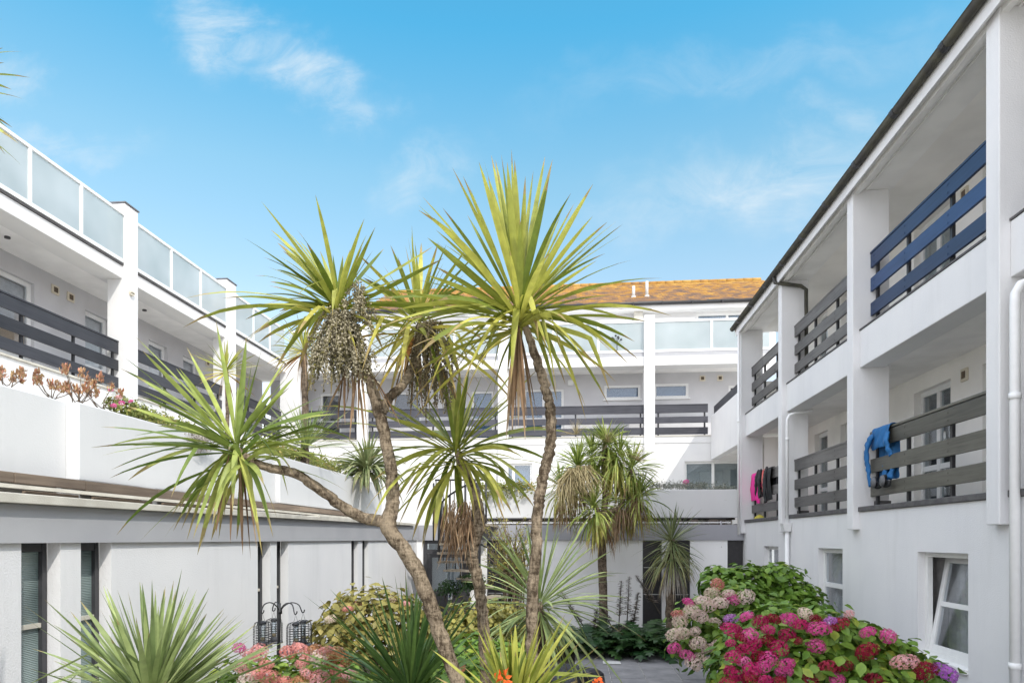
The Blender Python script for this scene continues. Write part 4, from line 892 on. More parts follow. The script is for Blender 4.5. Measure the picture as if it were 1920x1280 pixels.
px_tips(mb, c, D, tips, 0.054, r, .45, (0, .35)); head(mb, c, Vector((0.05, 0, 1)), 24, 0.66, 0.05, r, amax=135, droop=.4, old=.38); head(mb, c, Vector((0, 0, 1)), 34, .82, .046, r, amax=105, droop=.42, old=.35, amin=35)
part(mb, 'crown', M['leaf_bright'], TB)
mb = MB()
for i in range(170):
    p0 = W(r.uniform(835, 885), r.uniform(935, 990), D+r.uniform(-.12, .1)); blade(mb, p0, Vector((r.uniform(-.5, .3), r.uniform(-.4, .4), -1)), r.uniform(.16, .36), r.uniform(.006, .016), .3, r.random()*.9, r, seg=6)
for i in range(50):
    p0 = W(r.uniform(868, 895), r.uniform(940, 1010), D+r.uniform(-.04, .04)); blade(mb, p0, Vector((r.uniform(-1, -.1), r.uniform(-.4, .4), -.5)), r.uniform(.14, .3), r.uniform(.006, .014), .9, r.random()*.9, r, seg=7)
part(mb, 'dead_leaves', M['leaf_dead'], TB)

# --- tree C: tall single trunk with the highest crown
r = random.Random(23); D = 4.0; k = D/1280
TC = thing('palm_tree', 'tallest cordyline palm with single upright trunk and wide spiky crown against the sky', 'palm tree', ground_pt(W(1000, 1500, D)))
mb = MB(); trunk(mb, [ground_pt(W(1003, 1600, D)), W(1000, 1400, D), W(999, 1278, D), W(997, 1194, D), W(999, 1116, D), W(1004, 1038, D), W(1009, 960, D), W(1013, 924, D), W(1021, 880, D), W(1032, 835, D), W(1033, 782, D), W(1028, 751, D), W(1018, 710, D), W(1007, 675, D), W(992, 635, D), W(978, 592, D)], [18*k, 15*k, 13*k, 12.5*k, 12.5*k, 12*k, 12*k, 11.5*k, 11.5*k, 11*k, 11*k, 10*k, 10.5*k, 9.5*k, 8*k, 6*k], r)
part(mb, 'trunk', M['bark'], TC)
mb = MB(); c = W(973, 585, D)
tips = [(848, 314), (793, 370), (785, 385), (802, 446), (921, 291), (898, 304), (907, 299), (959, 280), (951, 304), (929, 300), (972, 358), (1022, 293), (1036, 299), (1112, 345), (1077, 381), (1051, 404), (1139, 416), (1168, 420), (1166, 440), (1135, 475), (1085, 525, .03), (1143, 538, .06), (1156, 553, .1), (1175, 599, .16), (1200, 676, .25), (1179, 683, .25), (1154, 666, .25), (1141, 758, .36), (1108, 700, .36), (1034, 676, .5), (990, 634, .9), (1024, 649, .5), (951, 703, .5), (863, 733, .28), (823, 749, .28), (798, 703, .24), (789, 657, .2), (700, 540, .05), (798, 515, .05), (817, 500, .04), (705, 560, .08), (720, 610, .12), (1045, 754, .36), (1060, 720, .4), (930, 310), (915, 330), (940, 290), (868, 330), (880, 350), (830, 390), (820, 420), (985, 330), (965, 300), (1000, 320), (1030, 330), (1010, 640, .7), (1040, 690, .45), (850, 690, .26), (880, 720, .3), (760, 600, .12), (745, 580, .1), (1190, 640, .2), (1120, 690, .3), (958, 720, .5), (975, 740, .55)]
px_tips(mb, c, D, tips, 0.056, r, .42, (0, .4)); head(mb, c, Vector((0, 0, 1)), 26, 0.72, 0.052, r, amax=115, droop=.3, old=.5); head(mb, c, Vector((0, 0, 1)), 30, .80, .048, r, amax=98, droop=.28, old=.45, amin=50)
part(mb, 'crown', M['leaf_bright'], TC)
mb = MB()
for t in ((958, 790), (966, 820), (972, 800), (985, 830), (990, 790), (1003, 810), (978, 770), (950, 760), (997, 765), (960, 810), (988, 805), (948, 830), (1008, 790)): blade_to(mb, W(972, 610, D), W(*t, D+r.uniform(-.15, .1)), 0.034, r.uniform(.02, .1), r.uniform(.1, .85), r)
part(mb, 'dead_leaves', M['leaf_dead'], TC)

# --- tree D: far palm with many drooping crowns
r = random.Random(24); D = 15.6; k = D/1280
TD = thing('palm_tree', 'bushy cordyline palm with several drooping crowns and tan seed plumes by the far wall', 'palm tree', ground_pt(W(1131, 1190, D)))
mb = MB(); trunk(mb, [ground_pt(W(1131, 1190, D)), W(1131, 1120, D), W(1129, 1040, D), W(1131, 980, D), W(1135, 930, D), W(1132, 870, D), W(1135, 815, D)], [10*k, 9*k, 9*k, 8*k, 7*k, 6*k, 4*k], r)
trunk(mb, [W(1132, 985, D), W(1145, 960, D), W(1165, 945, D), W(1184, 880, D)], [6*k, 5.5*k, 5*k, 4*k], r, n=10)
trunk(mb, [W(1130, 975, D), W(1115, 945, D), W(1095, 915, D), W(1083, 865, D)], [6*k, 5.5*k, 5*k, 4*k], r, n=10)
part(mb, 'trunk', M['bark_dark'], TD)
mb = MB()
for (x, y, n, dd, am) in ((1136, 828, 240, 0, 168), (1085, 868, 240, -.3, 168), (1185, 874, 220, .2, 168), (1110, 846, 130, .2, 160), (1162, 850, 130, -.2, 160), (1112, 945, 150, -.5, 155), (1200, 925, 150, .1, 155), (1050, 905, 120, .3, 155), (1155, 935, 120, .5, 155)):
    head(mb, W(x, y, D+dd), Vector((r.uniform(-.3, .3), r.uniform(-.3, .1), 1)), n, .74, .050, r, amax=am, droop=.85, old=.55, kinkp=.45, stem=.35)
part(mb, 'crown', M['leaf_mid'], TD)
mb = MB()
for (x, y) in ((1075, 905), (1060, 925), (1095, 900)):
    for i in range(150):
        d = rdir(Vector((0, 0, -1)), r.uniform(0, 1.1), r); blade(mb, W(x+r.uniform(-14, 14), y-28, D-.7), d, r.uniform(.4, .95), .016, .3, .3, r, seg=4)
for (x, y) in ((1080, 800), (1140, 815), (1195, 850)):
    for i in range(80): blade(mb, W(x, y+14, D-.4), rdir(Vector((0, 0, 1)), r.uniform(.2, 1.6), r), r.uniform(.2, .5), .010, .4, .3, r, seg=4)
part(mb, 'seed_plume', M['plume'], TD)
mb = MB()
for (x, y) in ((1060, 945), (1165, 955), (1130, 985), (1150, 975), (1085, 930), (1190, 935)): skirt(mb, W(x, y, D), 60, .75, .03, r, .35, .12)
part(mb, 'dead_leaves', M['leaf_dead'], TD)

# --- tree E: small variegated yucca at the far panels
r = random.Random(25); D = 16.2
TE = thing('yucca_plant', 'small variegated yucca with grey dead skirt in front of the black panels', 'yucca', ground_pt(W(1258, 1190, D)))
mb = MB(); trunk(mb, [ground_pt(W(1257, 1190, D)), W(1257, 1120, D), W(1260, 1010, D)], [.14, .12, .07], r, n=10); part(mb, 'trunk', M['bark_dark'], TE)
mb = MB(); c = W(1260, 1008, D)
head(mb, c, Vector((0, 0, 1)), 90, .82, .040, r, amax=75, droop=.12, old=.3, kinkp=0)
for i in range(4): head(mb, c-Vector((0, 0, .12*i)), Vector((0, 0, 1)), 40, .95, .042, r, amax=140, droop=.55, old=.55, kinkp=.1, amin=95)
part(mb, 'crown', M['leaf_vari'], TE)
mb = MB(); skirt(mb, W(1260, 1060, D), 110, .85, .045, r, .28, .13); part(mb, 'dead_leaves', M['leaf_dead_grey'], TE)

# --- tree F: off-frame crown whose tips enter at the top left
r = random.Random(26); D = 2.4
TN = thing('palm_tree', 'cordyline palm whose leaf tips poke in at the upper left edge', 'palm tree', ground_pt(W(-175, 1500, D)))
mb = MB(); trunk(mb, [ground_pt(W(-160, 1900, D)), W(-190, 1000, D), W(-170, 600, D), W(-165, 150, D)], [.08, .06, .05, .03], r); part(mb, 'trunk', M['bark'], TN)
mb = MB(); c = W(-165, 140, D); px_tips(mb, c, D, [(4, 35, .03), (6, 90, .05), (8, 118, .06), (22, 168, .1), (14, 240, .16), (10, 290, .2), (-20, 60), (-10, 150)], .028, r, .1, (0, .3))
head(mb, c, Vector((-.3, 0, 1)), 40, .33, .032, r, amax=120); part(mb, 'crown', M['leaf_mid'], TN)

# --- ground level clumps
def clump(name, label, cat, base, axis, n, L, w, mat, seed, amax=75, droop=.2, old=.3, tips=None, d=None, core=.05, kinkp=.1, extra=None, stem=.12):
    rr = random.Random(seed); t = thing(name, label, cat, ground_pt(base)); mb = MB()
    if tips: px_tips(mb, base, d, tips, w, rr, .35, (0, .3))
    head(mb, base, axis, n, L, w, rr, amax=amax, droop=droop, old=old, core=core, kinkp=kinkp, stem=stem)
    part(mb, 'foliage', M[mat], t)
    st = MB(); trunk(st, [ground_pt(base), (ground_pt(base)+base)*0.5+Vector((.02, 0, 0)), base], [.07, .06, .045], rr, n=10); part(st, 'trunk', M['bark_dark'], t)
    return t
clump('yucca_plant', 'big grey green yucca with stiff sword leaves at the lower left', 'yucca', W(285, 1310, 3.5), Vector((0, 0.1, 1)), 160, .62, .040, 'leaf_grey', 31, amax=82, droop=.07, old=.2,
      tips=[(285, 1085, 0), (262, 1090, 0), (240, 1108, 0), (220, 1105, 0), (310, 1098, 0), (330, 1105, 0), (365, 1110, .01), (390, 1125, .01), (420, 1140, .02), (450, 1165, .03), (150, 1125, .02), (140, 1180, .04), (60, 1215, .08), (70, 1265, .1), (470, 1215, .06), (100, 1170, .04), (440, 1195, .05)], d=3.5)
clump('cordyline_plant', 'dark green cordyline clump with arching leaves at the foot of the leaning trunk', 'cordyline', W(770, 1300, 4.9), Vector((0.05, 0.1, 1)), 170, .82, .045, 'leaf_dark', 32, amax=92, droop=.2, old=.2,
      tips=[(716, 1080, .02), (740, 1075, .02), (760, 1065, .01), (690, 1110, .03), (660, 1150, .05), (880, 1080, .02), (905, 1090, .03), (845, 1060, 0), (640, 1210, .1), (655, 1260, .12), (870, 1120, .02), (925, 1120, .05), (680, 1280, .12)], d=4.9)
clump('cordyline_plant', 'pale green cordyline with arching narrow leaves behind the tallest trunk', 'cordyline', W(1012, 1128, 7.0), Vector((0, 0, 1)), 120, .95, .040, 'leaf_grey', 33, amax=140, droop=.4, old=.35, kinkp=.15,
      tips=[(1110, 960, .02), (1085, 985, .02), (1050, 960, 0), (1030, 960, 0), (1150, 1030, .06), (1120, 1070, .05), (1110, 1095, .06), (1118, 1170, .12), (1095, 1205, .15), (1080, 1190, .2), (960, 1170, .15), (925, 1190, .15), (985, 980, 0), (1000, 1250, .3), (1060, 1240, .3), (1040, 1260, .35)], d=7.0)
clump('cordyline_plant', 'yellow green sword leaf clump in the foreground between the trunks', 'cordyline', W(965, 1335, 3.3), Vector((0, 0.1, 1)), 60, .42, .044, 'leaf_bright', 34, amax=60, droop=.1, old=.3,
      tips=[(862, 1180, .02), (885, 1215, .02), (900, 1165, .01), (915, 1185, 0), (940, 1180, 0), (955, 1200, 0), (985, 1180, 0), (1010, 1185, .02), (1050, 1170, .02), (1075, 1195, .03), (1090, 1180, .03), (1120, 1245, .08), (1110, 1260, .1), (870, 1250, .06), (1075, 1155, .03), (1030, 1195, .02)], d=3.3)
# plants on the left planter and terrace
def pot(name, label, px, py, d, base_z, n, L, w, mat, seed, amax=110, droop=.1, axis=(0, 0, 1), stemr=.03, dead=0, old=.4):
    rr = random.Random(seed); c = W(px, py, d); b = Vector((c.x, c.y, base_z)); t = thing(name, label, 'yucca', b); mb = MB()
    head(mb, c, Vector(axis), n, L, w, rr, amax=amax, droop=droop, old=old, kinkp=.05, core=.02, stem=.08)
    part(mb, 'foliage', M[mat], t)
    if c.z-base_z > .1:
        st = MB(); trunk(st, [b, (b+c)*.5+Vector((.02, 0, 0)), c], [stemr*1.2, stemr, stemr*.8], rr, n=8); part(st, 'trunk', M['bark_dark'], t)
    if dead:
        m2 = MB(); skirt(m2, c-Vector((0, 0, .05)), dead, L*1.1, w*.9, rr, .2); part(m2, 'dead_leaves', M['leaf_dead'], t)
pot('yucca_plant', 'small yellowish yucca on a thin stem in the left planter', 424, 690, 9.3, 1.15, 70, .40, .028, 'leaf_bright', 41, amax=120, droop=.08, dead=6, old=.65)
pot('yucca_plant', 'taller yellowish yucca with brown hanging leaves at the corner of the left terrace', 570, 655, 11.9, 1.15, 80, .62, .036, 'leaf_bright', 42, amax=125, droop=.25, dead=18, stemr=.07, old=.7)
pot('yucca_plant', 'low spiky yucca sitting in the left planter behind the berries', 575, 832, 11.7, 1.15, 110, .82, .032, 'leaf_grey', 43, amax=85, droop=.05, old=.3)
pot('strap_leaf_plant', 'pale strap leaved plant spilling over the end of the left planter', 688, 880, 14.0, 1.15, 230, .80, .075, 'leaf_vari', 44, amax=105, droop=.85, old=.35)

# ------------------------------------------------------------------ bushes
def ovate(mb, p, d, nrm, L, w, age, rnd, curl=.15):
    side = d.cross(nrm).normalized(); nrm = side.cross(d).normalized()
    vs = []; cs = []
    for t, f in ((0, .12), (.3, .85), (.6, .9), (1, .03)):
        q = p+d*L*t-nrm*curl*L*t*t
        vs += [q-side*w*f*.5+nrm*w*.12*f, q, q+side*w*f*.5+nrm*w*.12*f]; cs += [(t*.6, age, rnd)]*3
    fs = []
    for i in range(3): k = 3*i; fs += [(k, k+1, k+4, k+3), (k+1, k+2, k+5, k+4)]
    mb.add(vs, fs, cs, True)
def rnd_unit(rng):
    while True:
        v = Vector((rng.uniform(-1, 1), rng.uniform(-1, 1), rng.uniform(-1, 1)))
        if .05 < v.length < 1: return v.normalized()
def bush_leaves(mb, lobes, n, L, w, rng, agef=.3, xmax=None, inner=.3, updir=.5, skip=True):
    tot = sum(l[1]**2 for l in lobes)
    for i in range(n):
        q = rng.uniform(0, tot)
        for c, rad, sq in lobes:
            q -= rad**2
            if q <= 0: break
        u = rnd_unit(rng)
        if u.z < -.5 and rng.random() < .8: u.z = -u.z
        rr_ = rad*(rng.uniform(.45, .85) if rng.random() < inner else rng.uniform(.84, 1.10 if rng.random() < .8 else 1.28))
        p = c+Vector((u.x, u.y, u.z*sq))*rr_
        if p.z < G+.02 or (xmax and p.x > xmax): continue
        if skip and any((p-c2).length < r2*.7 for c2, r2, s2 in lobes if c2 is not c): continue
        nr = (u+Vector((0, 0, updir))+rnd_unit(rng)*.55).normalized()
        d = (u*.7+rnd_unit(rng)*.9+Vector((0, 0, -.25))); d = (d-nr*d.dot(nr)).normalized()
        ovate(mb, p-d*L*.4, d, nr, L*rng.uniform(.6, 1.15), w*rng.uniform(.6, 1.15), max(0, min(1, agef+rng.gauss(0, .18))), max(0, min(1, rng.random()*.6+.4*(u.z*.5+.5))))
def flower_mesh(name, mat, seed, n=120):
    rng = random.Random(seed); mb = MB(); ga = PI*(3-5**.5)
    for i in range(n):
        z = 1-1.75*(i+.5)/n; rad = math.sqrt(max(0, 1-z*z)); a = ga*i+rng.uniform(-.2, .2)
        u = Vector((math.cos(a)*rad, math.sin(a)*rad, z*.85)); nn = (u+rnd_unit(rng)*.35).normalized()
        t = nn.orthogonal().normalized(); b = nn.cross(t); ph = rng.uniform(0, 2); s = .165*rng.uniform(.85, 1.2); p = u*rng.uniform(.88, 1.04); rn = rng.random()
        for k in range(4):
            a2 = ph+k*PI/2; d = t*math.cos(a2)+b*math.sin(a2); e = t*-math.sin(a2)+b*math.cos(a2)
            mb.add([p, p+d*s*.6-e*s*.42+nn*s*.12, p+d*s+nn*s*.02, p+d*s*.6+e*s*.42+nn*s*.12], [(0, 1, 2, 3)], (.3, .2, max(0, min(1, rn+rng.uniform(-.1, .1)))), False)
    vs = []                                                              # dark core so gaps read deep
    me = bpy.data.meshes.new(name); me.from_pydata([tuple(v) for v in mb.v], [], mb.f)
    at = me.attributes.new('leaf', 'FLOAT_COLOR', 'POINT'); fl = []
    for c in mb.c: fl += [*c, 1]
    at.data.foreach_set('color', fl); me.materials.append(M[mat]); me.update(); return me
FM = {}
def flower(parent, pos, size, mat, rng):
    key = (mat, rng.randint(0, 2))
    if key not in FM: FM[key] = flower_mesh('flower_head', mat, hash(mat) % 99 + key[1] if False else len(FM)*7+3)
    o = bpy.data.objects.new('flower_head', FM[key]); C.objects.link(o); o.parent = parent
    s_ = size*rng.uniform(.78, 1.12); o.location = pos-parent.location; o.scale = (s_*rng.uniform(.85, 1.15), s_*rng.uniform(.85, 1.15), s_*rng.uniform(.65, 1))
    o.rotation_euler = (rng.uniform(-.5, .5), rng.uniform(-.5, .5), rng.uniform(0, 6))
def hydrangea(label, lobes, nleaf, L, w, leafmat_, flowers, seed, xmax=None, agef=.25, base=None, stems=14):
    rng = random.Random(seed); lob = [(W(*l[0]), l[1], l[2] if len(l) > 2 else .9) for l in lobes]
    cx = sum((l[0] for l in lob), Vector())/len(lob)
    t = thing('hydrangea_bush', label, 'hydrangea', ground_pt(cx))
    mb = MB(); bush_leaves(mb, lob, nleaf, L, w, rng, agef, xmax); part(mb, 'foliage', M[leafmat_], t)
    mb = MB()
    for i in range(stems):
        c, rad, s = rng.choice(lob); e = c+rnd_unit(rng)*rad*.6; mb.tube([ground_pt(cx)+Vector((rng.uniform(-.3, .3), rng.uniform(-.3, .3), -.02)), (cx*.4+e*.6)-Vector((0, 0, .2)), e], [.014, .01, .006], 5)
    part(mb, 'stem', M['stem_brown'], t)
    for f in flowers: flower(t, W(f[0], f[1], f[2]), f[3], f[4], rng)
    return t
# right: pale bush with tall green top
r = random.Random(51)
D = 10.6
pale = [(1290, 1128, 'fl_pink'), (1372, 1122, 'fl_pink'), (1345, 1095, 'fl_salmon'), (1335, 1112, 'fl_pale'), (1350, 1130, 'fl_pale'), (1330, 1135, 'fl_pale'), (1312, 1155, 'fl_pale'), (1318, 1125, 'fl_pale'), (1275, 1165, 'fl_pale'), (1265, 1190, 'fl_pale'), (1280, 1187, 'fl_pale'), (1303, 1183, 'fl_pale'), (1264, 1215, 'fl_pink'), (1308, 1205, 'fl_pale'), (1325, 1215, 'fl_pale'), (1345, 1208, 'fl_pale'), (1312, 1230, 'fl_pale'), (1288, 1228, 'fl_pink'), (1330, 1240, 'fl_pale'), (1365, 1112, 'fl_pale'), (1398, 1118, 'fl_pale'), (1300, 1243, 'fl_pale'), (1370, 1160, 'fl_lilac'), (1340, 1165, 'fl_pale'), (1296, 1145, 'fl_pale'), (1270, 1150, 'fl_salmon'), (1357, 1222, 'fl_pale')]
pf = [(x, y, D-.62+r.uniform(-.12, .12)+max(0, (1150-y))*.004, .118 if m == 'fl_pale' else .10, m) for x, y, m in pale]
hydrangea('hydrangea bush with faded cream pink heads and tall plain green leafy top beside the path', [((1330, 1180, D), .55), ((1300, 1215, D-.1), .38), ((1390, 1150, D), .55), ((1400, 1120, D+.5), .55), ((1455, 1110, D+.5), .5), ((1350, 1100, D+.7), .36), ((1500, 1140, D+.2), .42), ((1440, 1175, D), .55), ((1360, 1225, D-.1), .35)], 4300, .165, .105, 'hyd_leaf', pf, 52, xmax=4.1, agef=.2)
# right: magenta bush in front
D = 7.0; r = random.Random(53); fl = []
named = [(1530, 1210, .1, 'fl_pink'), (1370, 1180, .085, 'fl_magenta'), (1390, 1195, .085, 'fl_crimson'), (1425, 1165, .075, 'fl_magenta'), (1450, 1160, .08, 'fl_crimson'), (1380, 1178, .08, 'fl_magenta'), (1400, 1155, .065, 'fl_pink'), (1480, 1160, .085, 'fl_pink'), (1510, 1150, .085, 'fl_pale'), (1530, 1160, .085, 'fl_crimson'), (1557, 1163, .065, 'fl_lilac'), (1575, 1170, .08, 'fl_crimson'), (1592, 1151, .05, 'fl_salmon'), (1627, 1185, .075, 'fl_pink'), (1665, 1192, .075, 'fl_pink'), (1535, 1178, .1, 'fl_pink'), (1625, 1222, .105, 'fl_crimson'), (1580, 1250, .115, 'fl_crimson'), (1555, 1250, .1, 'fl_crimson'), (1695, 1240, .105, 'fl_salmon'), (1735, 1258, .1, 'fl_crimson'), (1772, 1260, .1, 'fl_lilac'), (1570, 1272, .08, 'fl_pink'), (1640, 1275, .1, 'fl_crimson'), (1517, 1278, .09, 'fl_crimson'), (1475, 1245, .085, 'fl_pink'), (1470, 1258, .085, 'fl_pink'), (1430, 1250, .08, 'fl_pink'), (1405, 1270, .08, 'fl_crimson'), (1378, 1230, .08, 'fl_magenta'), (1370, 1205, .07, 'fl_magenta'), (1400, 1215, .085, 'fl_magenta'), (1440, 1200, .085, 'fl_crimson'), (1425, 1230, .085, 'fl_crimson'), (1395, 1240, .08, 'fl_pink'), (1475, 1190, .085, 'fl_magenta'), (1460, 1215, .085, 'fl_magenta'), (1405, 1190, .08, 'fl_pink'), (1495, 1200, .06, 'fl_crimson'), (1440, 1180, .08, 'fl_magenta'), (1500, 1170, .075, 'fl_magenta'), (1435, 1275, .08, 'fl_magenta'), (1375, 1262, .08, 'fl_magenta'), (1365, 1280, .08, 'fl_crimson'), (1460, 1277, .08, 'fl_crimson'), (1415, 1205, .075, 'fl_magenta'), (1440, 1235, .08, 'fl_pink'), (1410, 1255, .075, 'fl_magenta')]
# silhouettes fall back with height so the heads sit on the dome
fl = [(x, y, 7.0-.50-.0028*(y-1160)+r.uniform(-.06, .06), s, m) for x, y, s, m in named]
hydrangea('large hydrangea bush with magenta, crimson and bright pink heads under the open window', [((1420, 1235, 7.0), .42), ((1470, 1210, 7.0), .45), ((1540, 1230, 6.9), .5), ((1600, 1240, 6.9), .45), ((1660, 1262, 6.8), .38), ((1720, 1290, 6.7), .36), ((1500, 1290, 6.6), .5), ((1390, 1270, 6.9), .35), ((1610, 1320, 6.5), .5)], 4200, .15, .095, 'hyd_leaf', fl, 54, xmax=4.12, agef=.33)
# left: pink salmon bushes in front of the wall
D = 5.6; r = random.Random(55)
lf = [(x, y, D-.42+r.uniform(-.05, .1), s, m) for x, y, s, m in [(448, 1214, .065, 'fl_pink'), (470, 1228, .08, 'fl_salmon'), (485, 1222, .07, 'fl_salmon'), (540, 1222, .085, 'fl_salmon'), (565, 1218, .085, 'fl_salmon'), (590, 1216, .08, 'fl_rust'), (610, 1220, .075, 'fl_salmon'), (598, 1232, .075, 'fl_pale'), (625, 1228, .085, 'fl_rust'), (640, 1236, .08, 'fl_rust'), (618, 1245, .08, 'fl_rust'), (480, 1262, .09, 'fl_salmon'), (505, 1270, .09, 'fl_salmon'), (465, 1275, .085, 'fl_pale'), (570, 1240, .07, 'fl_salmon'), (575, 1262, .08, 'fl_salmon'), (600, 1275, .085, 'fl_salmon'), (560, 1278, .08, 'fl_rust'), (635, 1258, .065, 'fl_salmon'), (655, 1262, .06, 'fl_salmon'), (500, 1245, .06, 'fl_salmon'), (450, 1250, .07, 'fl_salmon'), (530, 1280, .08, 'fl_salmon'), (640, 1280, .07, 'fl_rust')]]
hydrangea('low hydrangea with salmon pink and rusty heads under the bird feeder', [((480, 1305, D), .34), ((550, 1300, D), .34), ((605, 1300, D), .34), ((450, 1298, D+.1), .28), ((520, 1350, D-.2), .36), ((650, 1318, D), .28)], 2200, .10, .06, 'hyd_leaf', lf, 56, agef=.42)
D = 8.2; r = random.Random(57)
bf = [(x, y, D-.35+r.uniform(-.1, .15), r.uniform(.05, .075), m) for x, y, m in [(620, 1160, 'fl_pale'), (652, 1141, 'fl_salmon'), (672, 1133, 'fl_salmon'), (733, 1124, 'fl_pale'), (762, 1131, 'fl_salmon')]]
hydrangea('hydrangea with yellowing brown edged leaves and a few dusty pink heads against the left wall', [((660, 1185, D), .45), ((700, 1170, D), .5), ((640, 1210, D-.1), .4), ((740, 1180, D), .45), ((690, 1230, D-.2), .5), ((780, 1190, D+.2), .4)], 3000, .125, .075, 'hyd_leaf_old', bf, 58, agef=.4)

# acanthus bed at the far wall: five plants with lobed leaves and spent spikes
def acanthus_leaf(mb, p, d, L, rng):
    side = d.cross(Vector((0, 0, 1))).normalized(); up = side.cross(d); rn = rng.random(); ag = rng.random()*.5
    n = 5; q = p.copy(); dd = d.copy()
    for i in range(n):
        q2 = q+dd*(L/n); w = L*.30*(.7+.5*math.sin(PI*(i+.5)/n))
        for s in (-1, 1):
            a = q*.75+q2*.25; tip = a+side*s*w+dd*L*.14-up*.04*L; m_ = q2*.9+q*.1
            mb.add([q, a+side*s*w*.55-dd*L*.03, tip, m_+side*s*w*.45, q2], [(0, 1, 2, 3, 4) if s > 0 else (4, 3, 2, 1, 0)], [(i/n*.6, ag, rn)]*5, True)
        q = q2; dd = (dd+Vector((0, 0, -.22))).normalized()
    mb.add([q, q+side*L*.08, q+dd*L*.16, q-side*L*.08], [(0, 1, 2, 3)], [(.7, ag, rn)]*4, True)
def spike(mb, a, b, rng):
    n = 34
    for i in range(n):
        t = i/n; p = a+(b-a)*(.28+.72*t)
        for k in range(3):
            an = rng.uniform(0, 2*PI); d = Vector((math.cos(an), math.sin(an), .5)).normalized()
            ovate(mb, p, d, Vector((0, 0, 1)), .12*(1-.5*t)*rng.uniform(.7, 1.2), .075, rng.random(), rng.random(), .4)
    mb.tube([a, b], [.014, .006], 5, col=(.3, .3, .2))
spots = [(1080, 1190, 14.8, [((1105, 1190), (1050, 1105)), ((1112, 1190), (1120, 1140))]), (1130, 1200, 14.6, [((1160, 1180), (1165, 1088)), ((1175, 1180), (1180, 1080)), ((1150, 1180), (1122, 1128))]), (1180, 1205, 14.5, [((1185, 1185), (1197, 1110)), ((1150, 1195), (1190, 1160))]), (1225, 1200, 14.6, [((1238, 1150), (1192, 1078))]), (1265, 1190, 14.7, []), (1100, 1215, 14.2, []), (1205, 1222, 14.0, [])]
words = ['leftmost, with a leaning spent spike', 'with three tall spent flower spikes below the far palm', 'with two spent spikes right of the far palm trunk', 'with one long spike leaning in front of the black panel', 'low, without spikes, beneath the variegated yucca', 'low, without spikes, at the left front edge of the paving', 'low, without spikes, at the right front edge of the paving']
for i, (px, py, d, sp) in enumerate(spots):
    rng = random.Random(70+i); b = ground_pt(W(px, py, d)); t = thing('acanthus_plant', 'dark green acanthus '+words[i], 'acanthus', b, 'acanthus plants along the far wall')
    mb = MB()
    for k in range(58):
        a = rng.uniform(0, 2*PI); rad = rng.uniform(0, .62); p = b+Vector((math.cos(a)*rad*1.2, math.sin(a)*rad*.7, rng.uniform(.05, .42)))
        acanthus_leaf(mb, p, Vector((math.cos(a), math.sin(a)*.9-.25, rng.uniform(.2, 1.0))).normalized(), rng.uniform(.30, .55), rng)
    part(mb, 'foliage', M['acanthus'], t)
    for (a, c) in sp:
        mb = MB(); spike(mb, W(*a, d), W(*c, d), rng); part(mb, 'flower_spike', M['spike'], t)

# yellowish broom shrub by the stair
r = random.Random(81); D = 9.5; b = W(965, 1130, D)
t = thing('shrub', 'yellowish twiggy shrub in front of the spiral staircase', 'shrub', ground_pt(b)); mt = MB(); ml = MB()
for i in range(70):
    s = ground_pt(b)+Vector((r.uniform(-.1, .1), r.uniform(-.1, .1), 0)) if i < 14 else None
    e = W(r.uniform(905, 1000), r.uniform(965, 1100), D+r.uniform(-.4, .4)); m_ = W(r.uniform(945, 985), r.uniform(1050, 1130), D+r.uniform(-.2, .2))
    pts = ([s] if s else [])+[m_, (m_+e)*.5+Vector((0, 0, .06)), e]
    mt.tube(pts, [.012]*(len(pts)-2)+[.006, .003], 5)
    for k in range(26):
        q = m_+(e-m_)*r.uniform(.3, 1)+Vector((r.gauss(0, 1), r.gauss(0, 1), r.gauss(0, 1)))*.03; u = rnd_unit(r); ovate(ml, q, (u+(e-m_).normalized()).normalized(), rnd_unit(r), r.uniform(.03, .065), .014, r.random()*.7, r.random())
part(mt, 'stem', M['stem_brown'], t); part(ml, 'foliage', M['broom'], t)
# bright shrub low in the centre
def small_bush(name, label, cat, lobes, n, L, w, mat, seed, agef=.3, group=None, base=None, fl=()):
    rng = random.Random(seed); lob = [(W(*l[0]), l[1], l[2] if len(l) > 2 else .8) for l in lobes]; c = sum((l[0] for l in lob), Vector())/len(lob)
    b = Vector((c.x, c.y, min(l[0].z-l[1]*.7 for l in lob) if base is None else base)); t = thing(name, label, cat, b, group)
    mb = MB(); bush_leaves(mb, lob, n, L, w, rng, agef, skip=False, inner=.4); part(mb, 'foliage', M[mat], t)
    mb = MB()
    for i in range(9):
        cc, rad, s = rng.choice(lob); mb.tube([b, cc+rnd_unit(rng)*rad*.8], [.008, .003], 4)
    part(mb, 'stem', M['stem_brown'], t)
    for f in fl: flower(t, W(f[0], f[1], f[2]), f[3], f[4], rng)
    return t
small_bush('shrub', 'low light green leafy shrub in the sunlit bed at the centre', 'shrub', [((900, 1180, 7.6), .4), ((950, 1180, 8.0), .4), ((860, 1200, 7.4), .35), ((990, 1210, 7.8), .35)], 1600, .10, .06, 'broom', 82, .25, base=G)
small_bush('shrub', 'dull green leafy undergrowth shrub low among the palm trunks', 'shrub', [((880, 1260, 6.0), .4), ((940, 1270, 6.0), .35), ((820, 1290, 5.8), .35)], 1500, .11, .06, 'hyd_leaf', 83, .3, base=G)
small_bush('potted_shrub', 'dark rounded shrub standing by the glazed door', 'shrub', [((885, 1095, 16.4), .35), ((840, 1105, 16.6), .28)], 900, .09, .05, 'acanthus', 84, .2, base=G)

